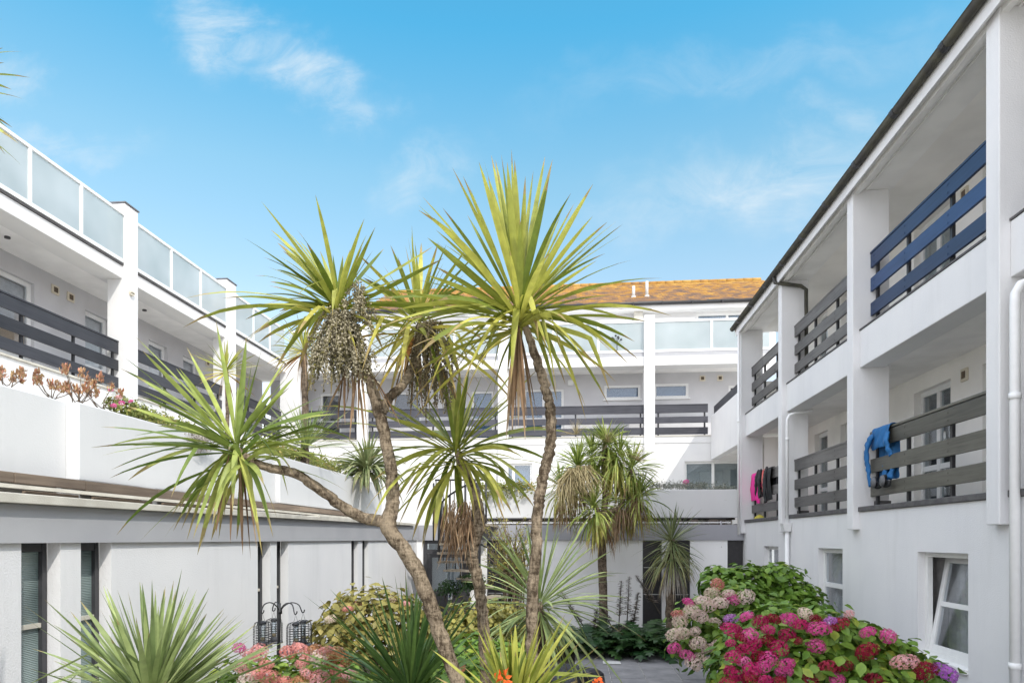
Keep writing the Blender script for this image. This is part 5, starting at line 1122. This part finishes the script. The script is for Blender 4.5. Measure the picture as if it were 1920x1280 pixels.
# planter plants
def succ(label, px, py, d, n, seed, mat='succulent', h=.3):
    rng = random.Random(seed); b = W(px, py, d); t = thing('succulent_plant', label, 'succulent', b, 'reddish succulents on the left planter'); mb = MB(); ms = MB()
    for i in range(n):
        e = b+Vector((rng.uniform(-.12, .12), rng.uniform(-.30, .30), rng.uniform(.05, h))); ms.tube([b+Vector((0, rng.uniform(-.1, .1), -.05)), (b+e)*.5+Vector((0, 0, -.03)), e], [.005, .004, .003], 5)
        for k in range(38):
            d_ = rdir(Vector((0, 0, 1)), rng.uniform(.1, 1.4), rng); ovate(mb, e+Vector((rng.gauss(0, .013), rng.gauss(0, .015), rng.uniform(-.045, .04))), d_, Vector((0, 0, 1)), .042, .018, rng.random()*.8, rng.random(), -.2)
    part(mb, 'foliage', M[mat], t); part(ms, 'stem', M['stem_brown'], t)
succ('yellowish succulent at the very left end of the planter top', 8, 722, 6.0, 6, 91, h=.16)
succ('reddish branching succulent spreading on the planter top near the pier', 95, 742, 6.4, 7, 92, h=.14)
succ('tallest reddish succulent standing above the planter corner', 146, 752, 6.7, 10, 93, h=.30)
succ('small reddish succulent right of the tallest one', 185, 757, 6.9, 5, 94, h=.2)
small_bush('flowering_plant', 'small pink flowering bush on the left planter top', 'plant', [((222, 762, 7.3), .15), ((255, 772, 7.5), .14)], 420, .05, .03, 'mat_plant', 95, .3, base=1.15, fl=[(213, 760, 7.1, .035, 'fl_pink'), (228, 755, 7.1, .035, 'fl_pink'), (208, 731, 7.2, .03, 'fl_pink'), (222, 745, 7.15, .03, 'fl_salmon'), (245, 752, 7.3, .025, 'fl_pink')])
def trailing(label, pts, mat, seed, n=300, L=.06, w=.02, spread=.12, hang=.12, fl=()):
    rng = random.Random(seed); b = W(*pts[len(pts)//2]); t = thing('trailing_plant', label, 'plant', b); mb = MB()
    for i in range(n):
        p = W(*rng.choice(pts))+Vector((rng.gauss(0, 1)*spread, rng.gauss(0, 1)*spread*1.2, abs(rng.gauss(0, 1))*spread*.6-rng.random()**2*hang))
        ovate(mb, p, (rnd_unit(rng)+Vector((0, 0, -.3))).normalized(), rnd_unit(rng), L*rng.uniform(.5, 1.2), w, rng.random()*.8, rng.random(), .3)
    part(mb, 'foliage', M[mat], t)
    for f in fl: flower(t, W(f[0], f[1], f[2]), f[3], f[4], rng)
    return t
trailing('green and brown mat plant creeping along the left planter top', [(240+i*12, 772+i*3.3, 7.5+i*.12) for i in range(9)], 'mat_plant', 96, 1100, .06, .02, .075, .07)
trailing('dry brown tufts hanging over the left planter face', [(330, 808, 7.95), (350, 815, 8.05), (372, 824, 8.15), (385, 820, 8.2)], 'leaf_dead_grey', 97, 900, .07, .012, .06, .16)
trailing('green mat with orange tinges on the planter below the low yucca', [(500+i*14, 838+i*4.2, 10.6+i*.35) for i in range(10)], 'mat_plant', 98, 2200, .075, .026, .11, .12)
trailing('yellow green plants spilling over the left end of the far planter', [(905+i*9, 912, 18.0) for i in range(11)], 'mat_plant', 99, 1300, .11, .035, .13, .35)
trailing('silvery bushy plant hanging down the right end of the far planter', [(1335+i*5, 915+abs(4-i)*2, 17.9) for i in range(9)], 'silver', 100, 1800, .11, .018, .10, .62, fl=[])
trailing('row of grey green carnations along the top of the far planter', [(1215+i*9, 910, 18.05) for i in range(13)], 'silver', 101, 1500, .09, .015, .09, .12, fl=[(1286, 903, 18.0, .09, 'fl_pink')])
r = random.Random(102)
t = thing('seed_head_plant', 'spindly dark seed head plant showing through the far frosted glass', 'plant', W(1155, 656, 21.5)); mb = MB()
b = W(1157, 657, 21.45)
for i in range(9):
    e = W(1157+r.uniform(-10, 10), 634+r.uniform(-8, 6), 21.45); mb.tube([b, W(1157, 645, 21.45), e], [.012, .012, .006], 5); octa(mb, e, .045, (.3, .3, .3))
part(mb, 'stem', M['dark_frame'], t)

# orange flowers in the very foreground
r = random.Random(103)
for (px, py, d, s, lab) in ((938, 1273, 3.2, .026, 'orange red flower low in the foreground between the trunks'), (1118, 1287, 3.4, .024, 'orange flower at the bottom edge in front of the paving')):
    t = thing('orange_flower', lab, 'flower', ground_pt(W(px, py, d))); c = W(px, py, d); mb = MB()
    for k in range(16):
        dd = rdir(Vector((.1, -.5, 1)), r.uniform(.3, 1.3), r); ovate(mb, c+dd*.01+Vector((r.uniform(-.03, .03), 0, r.uniform(-.02, .02))), dd, rnd_unit(r), s*r.uniform(.8, 1.4), s*.9, .2, r.random(), .3)
    part(mb, 'petal', M['fl_orange'], t); mb = MB(); mb.tube([ground_pt(c), c-Vector((0, 0, .3))+Vector((.03, 0, 0)), c], [.008, .006, .004], 6); part(mb, 'stem', M['stem'], t)

# rock beside the path
r = random.Random(104); c = W(1060, 1275, 10.9); c.z = G
bm = bmesh.new(); bmesh.ops.create_icosphere(bm, subdivisions=4, radius=1)
from mathutils import noise
mb = MB(); vs = []
for v in bm.verts:
    p = v.co.normalized(); n1 = noise.noise(p*1.6+Vector((3, 1, 2)))*.35+noise.noise(p*4)*.14+noise.noise(p*9)*.05
    q = p*(1+n1); vs.append(Vector((q.x*.55, q.y*.5, q.z*.34+.08))+c)
mb.add(vs, [tuple(v.index for v in f.verts) for f in bm.faces], smooth=False); bm.free()
single(mb, 'rock', M['rock'], 'dark rough rock at the edge of the paving behind the tallest trunk', 'rock', c)
mb = MB(); q = W(1147, 1244, 13.2); mb.box(q.x-.17, q.x+.17, q.y-.14, q.y+.14, G+.006, G+.02)
single(mb, 'drain_cover', M['blind'], 'small pale rectangular cover set on the grey paving', 'cover', (q.x, q.y, G), bevel=.004)
# ------------------------------------------------------------------ spiral staircase
D = 15.7; c = W(897, 1010, D); cx, cy = c.x, c.y
SS = thing('spiral_staircase', 'black spiral staircase with pale treads beside the glazed door at the far end', 'staircase', (cx, cy, G))
mb = MB(); mb.tube([(cx, cy, G), (cx, cy, 1.3)], 0.055, 14); part(mb, 'centre_pole', M['black_metal'], SS)
R = 0.95; nT = 13; hb = MB(); rail = []
for i in range(nT):
    a0 = math.radians(-60+i*27); a1 = a0+math.radians(30); z = G+0.21*(i+1)
    t = MB(); vs = []; m_ = 6
    for zz in (z-0.045, z):
        vs += [Vector((cx+.05*math.cos(a0), cy+.05*math.sin(a0), zz)), Vector((cx+.05*math.cos(a1), cy+.05*math.sin(a1), zz))]
        for k in range(m_): a = a1+(a0-a1)*k/(m_-1); vs.append(Vector((cx+R*math.cos(a), cy+R*math.sin(a), zz)))
    L0 = m_+2; order = [0, 1]+list(range(2, L0))
    fs = [tuple(reversed(order)), tuple(x+L0 for x in order)]+[(order[k], order[(k+1) % L0], order[(k+1) % L0]+L0, order[k]+L0) for k in range(L0)]
    t.add(vs, fs); part(t, 'tread', M['tread'], SS)
    for q in (0.2, 0.8):
        a = a0+(a1-a0)*q; hb = MB(); hb.tube([(cx+(R-.03)*math.cos(a), cy+(R-.03)*math.sin(a), z-.06), (cx+(R-.03)*math.cos(a), cy+(R-.03)*math.sin(a), z+.88+.2*q)], 0.014, 6); part(hb, 'baluster', M['black_metal'], SS)
    rail.append((cx+(R-.03)*math.cos(a0+.2), cy+(R-.03)*math.sin(a0+.2), z+.95))
mb = MB(); mb.tube(spline(rail, [.02]*nT, 5)[0], 0.022, 8); part(mb, 'handrail', M['black_metal'], SS)
mb = MB(); mb.box(cx-1.05, cx+.25, cy+.15, 17.45, 0.30, 0.352); part(mb, 'landing', M['tread'], SS)
mb = MB()
for k in range(8): x = cx-1.03+k*.17; mb.tube([(x, cy+.2, .28), (x, cy+.2, 1.38)], .014, 6)
mb.tube([(cx-1.05, cy+.2, 1.38), (cx+.2, cy+.2, 1.38)], .022, 8)
for px in (813, 826): p = W(px, 1012, cy-.1); mb.tube([W(px, 1014, 15.3), W(px, 905, 15.3)], .022, 8)
part(mb, 'landing_rail', M['black_metal'], SS)

# ------------------------------------------------------------------ bird feeder pole and four caged feeders
D = 6.6; b = W(522, 1150, D); BP = thing('feeder_pole', 'black bird feeder pole with four curved hook arms in front of the left wall', 'pole', ground_pt(b))
mb = MB(); mb.tube([ground_pt(b), W(521, 1240, D), W(524, 1160, D), W(525, 1130, D)], [.016, .015, .014, .009], 10); mb.tube([W(525, 1150, D), W(525, 1142, D)], .02, 10); part(mb, 'pole', M['black_metal'], BP)
hooks = [(490, 1147, D-.25, 1129), (511, 1143, D+.3, 1128), (552, 1149, D-.3, 1130), (566, 1146, D+.1, 1129)]
cages = []
for hx, hy, hd, top in hooks:
    pts = [W(525, 1146, D), W(525+(hx-525)*.18, 1136, D+(hd-D)*.2), W(525+(hx-525)*.5, top, D+(hd-D)*.55), W(525+(hx-525)*.85, 1133, D+(hd-D)*.85), W(hx, hy, hd), W(hx+2.5, hy+1.6, hd), W(hx+4.5, hy-1, hd), W(hx+4.7, hy-4, hd)]
    mb = MB(); mb.tube(spline(pts, [.0]*8, 5)[0], .0058, 6); part(mb, 'hook', M['black_metal'], BP); cages.append((W(hx+2.5, hy+1.6, hd), hx, hd))
names = ['leftmost caged bird feeder hanging on the pole', 'caged bird feeder hanging behind the pole on its left', 'front caged bird feeder hanging right of the pole', 'rightmost caged bird feeder hanging on the pole']
for (p, hx, hd), nm in zip(cages, names):
    rad, H = .082, .235; top = p-Vector((0, 0, .075)); bot = top.z-H
    t = thing('bird_feeder', nm, 'bird feeder', (p.x, p.y, bot), 'caged bird feeders on the pole')
    mb = MB()
    for k in range(14):
        a = 2*PI*k/14; cxx, syy = math.cos(a), math.sin(a)
        mb.tube([Vector((p.x+cxx*rad, p.y+syy*rad, bot)), Vector((p.x+cxx*rad, p.y+syy*rad, top.z-.05)), Vector((p.x+cxx*rad*.85, p.y+syy*rad*.85, top.z-.015)), Vector((p.x+cxx*rad*.4, p.y+syy*rad*.4, top.z))], .0022, 4, cap=False)
    for j in range(9):
        z = bot+j*(H-.05)/8; mb.tube([(p.x+rad*math.cos(2*PI*k/18), p.y+rad*math.sin(2*PI*k/18), z) for k in range(19)], .0020, 4, cap=False)
    part(mb, 'cage', M['black_metal'], t)
    mb = MB(); mb.tube([(p.x, p.y, bot-.012), (p.x, p.y, bot+.004)], [.09, .086], 20); mb.tube([(p.x, p.y, bot+.004), (p.x, p.y, bot+.05)], [.05, .025], 14); part(mb, 'tray', M['lead'], t)
    mb = MB(); mb.tube([(p.x, p.y, top.z-.03), (p.x, p.y, top.z-.012), (p.x, p.y, top.z+.002)], [.034, .034, .012], 14); mb.tube([(p.x-.02, p.y, top.z), (p.x, p.y, p.z-.004), (p.x+.02, p.y, top.z)], .0018, 4); part(mb, 'lid', M['black_metal'], t)
    mb = MB(); mb.tube([(p.x, p.y, bot+.012), (p.x, p.y, top.z-.03)], .026, 12); part(mb, 'tube', M['glass'], t)
    mb = MB(); mb.tube([(p.x, p.y, bot+.02), (p.x, p.y, bot+.085)], .022, 10); part(mb, 'seed', M['seed'], t)
mb = MB(); c = W(541, 1222, D); mb.tube([c+Vector((0, 0, -.015)), c+Vector((0, 0, .02)), c+Vector((0, 0, .035))], [.07, .06, .01], 16)
mb.tube([c, Vector((b.x, b.y, c.z))], .008, 6)
part(mb, 'water_dish', M['lead'], BP)

# ------------------------------------------------------------------ wetsuits and clutter on the right balcony rails
def drape(mb, xr, y0, y1, zt, front, back, rng, thick=.02, n=22, m=26, taper=.0, thickx=.04, skew=0.0):
    """cloth folded over a rail at (xr, zt): hangs 'front' down on the courtyard side and 'back' down behind"""
    L = front+back+.10; vs = []; fs = []
    for i in range(m+1):
        s = L*i/m
        for j in range(n+1):
            v = j/n; k = 1-taper*max(0, (s-back)/L)
            y = (y0+y1)/2+(y1-y0)*(v-.5)*k
            wav = math.sin(v*9+s*3)*.012+math.sin(v*17+1)*.006
            if s < back: x, z = xr+.055+wav*.6, zt-(back-s)
            elif s < back+.10: a = (s-back)/.10*PI; x, z = xr+.055*math.cos(a), zt+.028*math.sin(a)
            else: q = s-back-.10; x, z = xr-.06-wav-.02*math.sin(q*6), zt-q; y += skew*q
            vs.append(Vector((x, y+.01*math.sin(s*8), z)))
    for i in range(m):
        for j in range(n): a = i*(n+1)+j; fs.append((a, a+1, a+n+2, a+n+1))
    from mathutils import noise as nz_
    vs = [v+Vector((-abs(nz_.noise(v*7))*.035, nz_.noise(v*9+Vector((5, 0, 0)))*.02, nz_.noise(v*6+Vector((0, 7, 0)))*.012)) for v in vs]
    mb.add(vs, fs, smooth=True)
def solidify(o, t): s = o.modifiers.new('thickness', 'SOLIDIFY'); s.thickness = t; s2 = o.modifiers.new('smooth', 'SUBSURF'); s2.levels = 1; s2.render_levels = 1
def sleeve(mb, pts, rads): 
    p, r_ = spline(pts, rads, 7); o0 = len(mb.v); mb.tube(p, r_, 14)
    from mathutils import noise as nz_
    for i in range(o0, len(mb.v)):
        v = Vector(mb.v[i]); k_ = min(len(p)-1, (i-o0)//14); v.x = p[k_].x+(v.x-p[k_].x)*.5; d = Vector((nz_.noise(v*14), nz_.noise(v*14+Vector((3, 1, 4))), nz_.noise(v*11)*.5))*.022; mb.v[i] = tuple(v+d)
r = random.Random(120); xr = 4.38; zt = 1.585
# blue top over the near rail end, with boots tied on the lower board
WB = thing('wetsuit', 'bright blue wetsuit draped over the end of the olive balcony rail', 'wetsuit', (4.33, 10.3, .9), None)
mb = MB(); drape(mb, xr, 9.80, 10.40, zt, .30, .75, r, skew=.10, taper=.25); o = part(mb, 'body', M['wet_blue'], WB); solidify(o, .012)
mb = MB(); sleeve(mb, [(4.30, 10.33, 1.50), (4.25, 10.38, 1.38), (4.24, 10.40, 1.20), (4.255, 10.37, 1.0), (4.26, 10.33, .76)], [.05, .062, .055, .045, .03])
sleeve(mb, [(4.29, 9.85, 1.45), (4.25, 9.80, 1.36), (4.25, 9.74, 1.24), (4.27, 9.68, 1.13)], [.05, .06, .05, .035]); part(mb, 'sleeve', M['wet_blue'], WB)
mb = MB(); sleeve(mb, [(4.40, 10.15, 1.1), (4.37, 10.12, .92), (4.33, 10.10, .84)], [.07, .06, .045]); part(mb, 'leg', M['wet_blue'], WB)
mb = MB(); sleeve(mb, [(4.40, 9.92, 1.1), (4.37, 9.90, .92), (4.33, 9.88, .84)], [.07, .06, .045]); part(mb, 'leg', M['wet_blue'], WB)
for k, (y, lab) in enumerate(((10.12, 'left black neoprene boot hanging on the olive lower board under the blue wetsuit'), (9.84, 'right black neoprene boot hanging with its sole out on the olive lower board'))):
    bo = thing('neoprene_boot', lab, 'boot', (4.28, y, .74)); mb = MB()
    sleeve(mb, [(4.27, y+.06, .86), (4.25, y+.02, .79), (4.26, y-.04, .755), (4.27, y-.12, .76)], [.06, .062, .055, .035]); part(mb, 'upper', M['wet_black'], bo)
    mb = MB(); mb.tube([(4.20, y-.02, .80), (4.215, y-.02, .80)], [.075, .08], 14); part(mb, 'sole', M['lead'], bo)
WP = thing('wetsuit', 'hot pink and black wetsuit hanging on the farther balcony rail', 'wetsuit', (4.33, 17.0, .8))
mb = MB(); drape(mb, xr, 16.62, 17.28, zt, .66, .5, r, skew=.08); o = part(mb, 'body', M['wet_pink'], WP); solidify(o, .012)
mb = MB(); sleeve(mb, [(4.33, 16.52, 1.61), (4.27, 16.54, 1.5), (4.25, 16.56, 1.3), (4.27, 16.60, 1.0)], [.05, .07, .06, .04]); part(mb, 'sleeve', M['wet_black'], WP)
mb = MB(); sleeve(mb, [(4.33, 16.36, 1.62), (4.27, 16.35, 1.45), (4.26, 16.33, 1.2), (4.27, 16.30, .95)], [.05, .07, .06, .05]); part(mb, 'sleeve', M['wet_black'], WP)
mb = MB(); drape(mb, xr-.02, 16.30, 16.62, zt-.35, .40, .1, r); o = part(mb, 'leg', M['wet_pink'], WP); solidify(o, .012)
WK = thing('wetsuit', 'black wetsuit with a coral side hanging right of the pink one', 'wetsuit', (4.33, 15.8, .8))
mb = MB(); drape(mb, xr-.005, 15.48, 16.0, zt+.004, .72, .6, r, taper=.35); o = part(mb, 'body', M['wet_black'], WK); solidify(o, .012)
mb = MB(); drape(mb, xr-.012, 16.02, 16.20, zt+.004, .5, .3, r); o = part(mb, 'side_panel', M['wet_coral'], WK); solidify(o, .01)
mb = MB(); sleeve(mb, [(4.32, 15.85, 1.62), (4.26, 15.84, 1.4), (4.24, 15.80, 1.15), (4.26, 15.78, .82)], [.05, .075, .065, .045]); part(mb, 'sleeve', M['wet_black'], WK)
mb = MB()
mb.add([(4.28, 16.9, .48), (4.45, 16.9, .48), (4.45, 16.4, .48), (4.28, 16.4, .48), (4.30, 16.85, .53), (4.40, 16.82, .60), (4.40, 16.55, .55), (4.31, 16.5, .52)], [(3, 2, 1, 0), (4, 5, 6, 7), (0, 1, 5, 4), (1, 2, 6, 5), (2, 3, 7, 6), (3, 0, 4, 7)])
o = single(mb, 'cloth', M['yellow_cloth'], 'crumpled yellow cloth on the sill below the pink wetsuit', 'cloth', (4.36, 16.65, .48), bevel=.01)

# ------------------------------------------------------------------ light, sky, camera
sun_dir = Vector((-1.0, 1.3, -1.6)).normalized()
sd = -sun_dir; el = math.asin(sd.z); rot = math.atan2(sd.x, sd.y)
w = bpy.data.worlds.new('World'); bpy.context.scene.world = w; w.use_nodes = True
nt = w.node_tree; nt.nodes.clear(); L = nt.links.new
out = N(nt, 'ShaderNodeOutputWorld'); bg = N(nt, 'ShaderNodeBackground'); bg.inputs['Strength'].default_value = 0.15
sky = N(nt, 'ShaderNodeTexSky'); sky.sky_type = 'NISHITA'; sky.sun_disc = False; sky.sun_elevation = el; sky.sun_rotation = rot
sky.air_density = 1.0; sky.dust_density = 0.6; sky.ozone_density = 1.4
tc = N(nt, 'ShaderNodeTexCoord'); sp = N(nt, 'ShaderNodeSeparateXYZ'); L(tc.outputs['Generated'], sp.inputs[0])
# clouds: direction projected on a plane above, thin wisps gathered in a few patches
my = N(nt, 'ShaderNodeMath', operation='MAXIMUM'); my.inputs[1].default_value = 0.05; L(sp.outputs[1], my.inputs[0])
du = N(nt, 'ShaderNodeMath', operation='DIVIDE'); L(sp.outputs[0], du.inputs[0]); L(my.outputs[0], du.inputs[1])
dv = N(nt, 'ShaderNodeMath', operation='DIVIDE'); L(sp.outputs[2], dv.inputs[0]); L(my.outputs[0], dv.inputs[1])
cb = N(nt, 'ShaderNodeCombineXYZ'); L(du.outputs[0], cb.inputs[0]); L(dv.outputs[0], cb.inputs[1])
wn = N(nt, 'ShaderNodeTexNoise'); wn.inputs['Scale'].default_value = 5.5; wn.inputs['Detail'].default_value = 6; wn.inputs['Roughness'].default_value = .6; L(cb.outputs[0], wn.inputs[0])
ws = N(nt, 'ShaderNodeVectorMath', operation='MULTIPLY_ADD'); L(wn.outputs['Color'], ws.inputs[0]); ws.inputs[1].default_value = (.30, .20, 0); L(cb.outputs[0], ws.inputs[2])
wo = N(nt, 'ShaderNodeVectorMath', operation='SUBTRACT'); L(ws.outputs[0], wo.inputs[0]); wo.inputs[1].default_value = (.15, .10, 0)
def uv(px, py):
    d = FWD+RIGHT*((px-960)/1280)+UP*((1010-py)/1280); return d.x/d.y, d.z/d.y
def patch(px, py, rx, ry, ang, amp):
    u, v = uv(px, py)
    mp = N(nt, 'ShaderNodeMapping', vector_type='TEXTURE'); mp.inputs['Location'].default_value = (u, v, 0); mp.inputs['Rotation'].default_value = (0, 0, math.radians(ang)); mp.inputs['Scale'].default_value = (rx/1280, ry/1280, 1)
    L(wo.outputs[0], mp.inputs[0])
    ln = N(nt, 'ShaderNodeVectorMath', operation='LENGTH'); L(mp.outputs[0], ln.inputs[0])
    mr = N(nt, 'ShaderNodeMapRange', interpolation_type='SMOOTHERSTEP'); mr.inputs[1].default_value = 0; mr.inputs[2].default_value = 1; mr.inputs[3].default_value = amp; mr.inputs[4].default_value = 0
    L(ln.outputs['Value'], mr.inputs[0]); return mr.outputs[0]
cur = None
for a in [(400, 60, 190, 120, -25, .85), (580, 130, 300, 100, -22, .85), (700, 180, 140, 60, -15, .5), (130, 250, 260, 60, -12, .55), (20, 130, 120, 70, 0, .5), (800, 320, 160, 90, 30, .5), (1450, 330, 420, 110, 0, .65), (1250, 380, 300, 80, 10, .45), (1560, 220, 120, 60, -40, .4), (1400, 120, 600, 80, 8, .25)]:
    p = patch(*a)
    if cur is None: cur = p
    else: ad = N(nt, 'ShaderNodeMath', operation='MAXIMUM'); L(cur, ad.inputs[0]); L(p, ad.inputs[1]); cur = ad.outputs[0]
mp = N(nt, 'ShaderNodeMapping'); mp.inputs['Rotation'].default_value = (0, 0, math.radians(28)); mp.inputs['Scale'].default_value = (2.0, 3.8, 1); L(cb.outputs[0], mp.inputs[0])
nz = N(nt, 'ShaderNodeTexNoise'); nz.inputs['Scale'].default_value = 3.2; nz.inputs['Detail'].default_value = 13; nz.inputs['Roughness'].default_value = 0.66; nz.inputs['Distortion'].default_value = 1.1; L(mp.outputs[0], nz.inputs[0])
nr = N(nt, 'ShaderNodeMapRange'); nr.inputs[1].default_value = .30; nr.inputs[2].default_value = .72; L(nz.outputs['Fac'], nr.inputs[0])
mu = N(nt, 'ShaderNodeMath', operation='MULTIPLY'); L(cur, mu.inputs[0]); L(nr.outputs[0], mu.inputs[1])
m2 = N(nt, 'ShaderNodeMath', operation='MULTIPLY', use_clamp=True); L(mu.outputs[0], m2.inputs[0]); m2.inputs[1].default_value = 1.0
gr = ramp(nt, [(0.0, (.66, .46, .36)), (.20, (.62, .46, .365)), (.34, (.50, .49, .40)), (.46, (.42, .54, .445)), (.60, (.185, .54, .52)), (1.0, (.16, .5, .5))], sp.outputs[2])
tint = N(nt, 'ShaderNodeMix', data_type='RGBA', blend_type='MULTIPLY'); tint.inputs[0].default_value = 1; L(sky.outputs[0], tint.inputs[6]); L(gr.outputs[0], tint.inputs[7])
sc4 = N(nt, 'ShaderNodeVectorMath', operation='SCALE'); sc4.inputs['Scale'].default_value = 4.0; L(tint.outputs[2], sc4.inputs[0])
# white fill light added to the unseen sky high overhead and behind the viewer
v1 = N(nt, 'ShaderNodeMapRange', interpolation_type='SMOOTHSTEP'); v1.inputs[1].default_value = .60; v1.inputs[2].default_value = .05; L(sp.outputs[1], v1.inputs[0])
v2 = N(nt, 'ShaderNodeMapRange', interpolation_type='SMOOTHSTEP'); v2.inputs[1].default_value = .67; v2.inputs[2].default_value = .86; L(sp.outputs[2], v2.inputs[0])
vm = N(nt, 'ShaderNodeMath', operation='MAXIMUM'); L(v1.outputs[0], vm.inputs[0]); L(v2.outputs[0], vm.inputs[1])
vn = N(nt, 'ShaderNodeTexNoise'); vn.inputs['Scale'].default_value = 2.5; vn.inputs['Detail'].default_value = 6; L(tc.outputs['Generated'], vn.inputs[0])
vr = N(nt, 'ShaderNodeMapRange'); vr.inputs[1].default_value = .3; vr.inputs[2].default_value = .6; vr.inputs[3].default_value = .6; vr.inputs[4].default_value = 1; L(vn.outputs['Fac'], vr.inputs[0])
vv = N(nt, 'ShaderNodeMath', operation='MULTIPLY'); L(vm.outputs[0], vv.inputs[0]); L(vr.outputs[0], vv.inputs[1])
sky_fill = N(nt, 'ShaderNodeMix', data_type='RGBA'); L(vv.outputs[0], sky_fill.inputs[0]); L(sc4.outputs[0], sky_fill.inputs[6]); sky_fill.inputs[7].default_value = (15.2, 15.6, 16.8, 1)
cm = N(nt, 'ShaderNodeMix', data_type='RGBA'); L(m2.outputs[0], cm.inputs[0]); L(sky_fill.outputs[2], cm.inputs[6]); cm.inputs[7].default_value = (5.6, 6.2, 6.6, 1)
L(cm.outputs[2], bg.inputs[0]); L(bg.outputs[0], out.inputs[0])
sl = bpy.data.lights.new('sun', 'SUN'); sl.energy = 3.1; sl.angle = math.radians(0.5); sl.color = (1, .95, .87)
so = bpy.data.objects.new('sun', sl); C.objects.link(so); so.rotation_euler = sun_dir.to_track_quat('-Z', 'Y').to_euler(); so.location = (10, -14, 20)
cam = bpy.data.cameras.new('camera'); cam.sensor_width = 36; cam.lens = 24; cam.shift_y = 370/1920; cam.clip_end = 2000; cam.clip_start = .05
co = bpy.data.objects.new('camera', cam); C.objects.link(co); co.rotation_euler = (PI/2, 0, YAW); co.location = (0, 0, 0)
sc = bpy.context.scene; sc.camera = co
for o in list(sc.objects):
    if o.parent is None: o.location.z += EYE
sc.view_settings.view_transform = 'Standard'; sc.view_settings.look = 'None'; sc.view_settings.exposure = 0; sc.view_settings.gamma = 1
sc.cycles.max_bounces = 10; sc.cycles.diffuse_bounces = 8; sc.cycles.transparent_max_bounces = 16
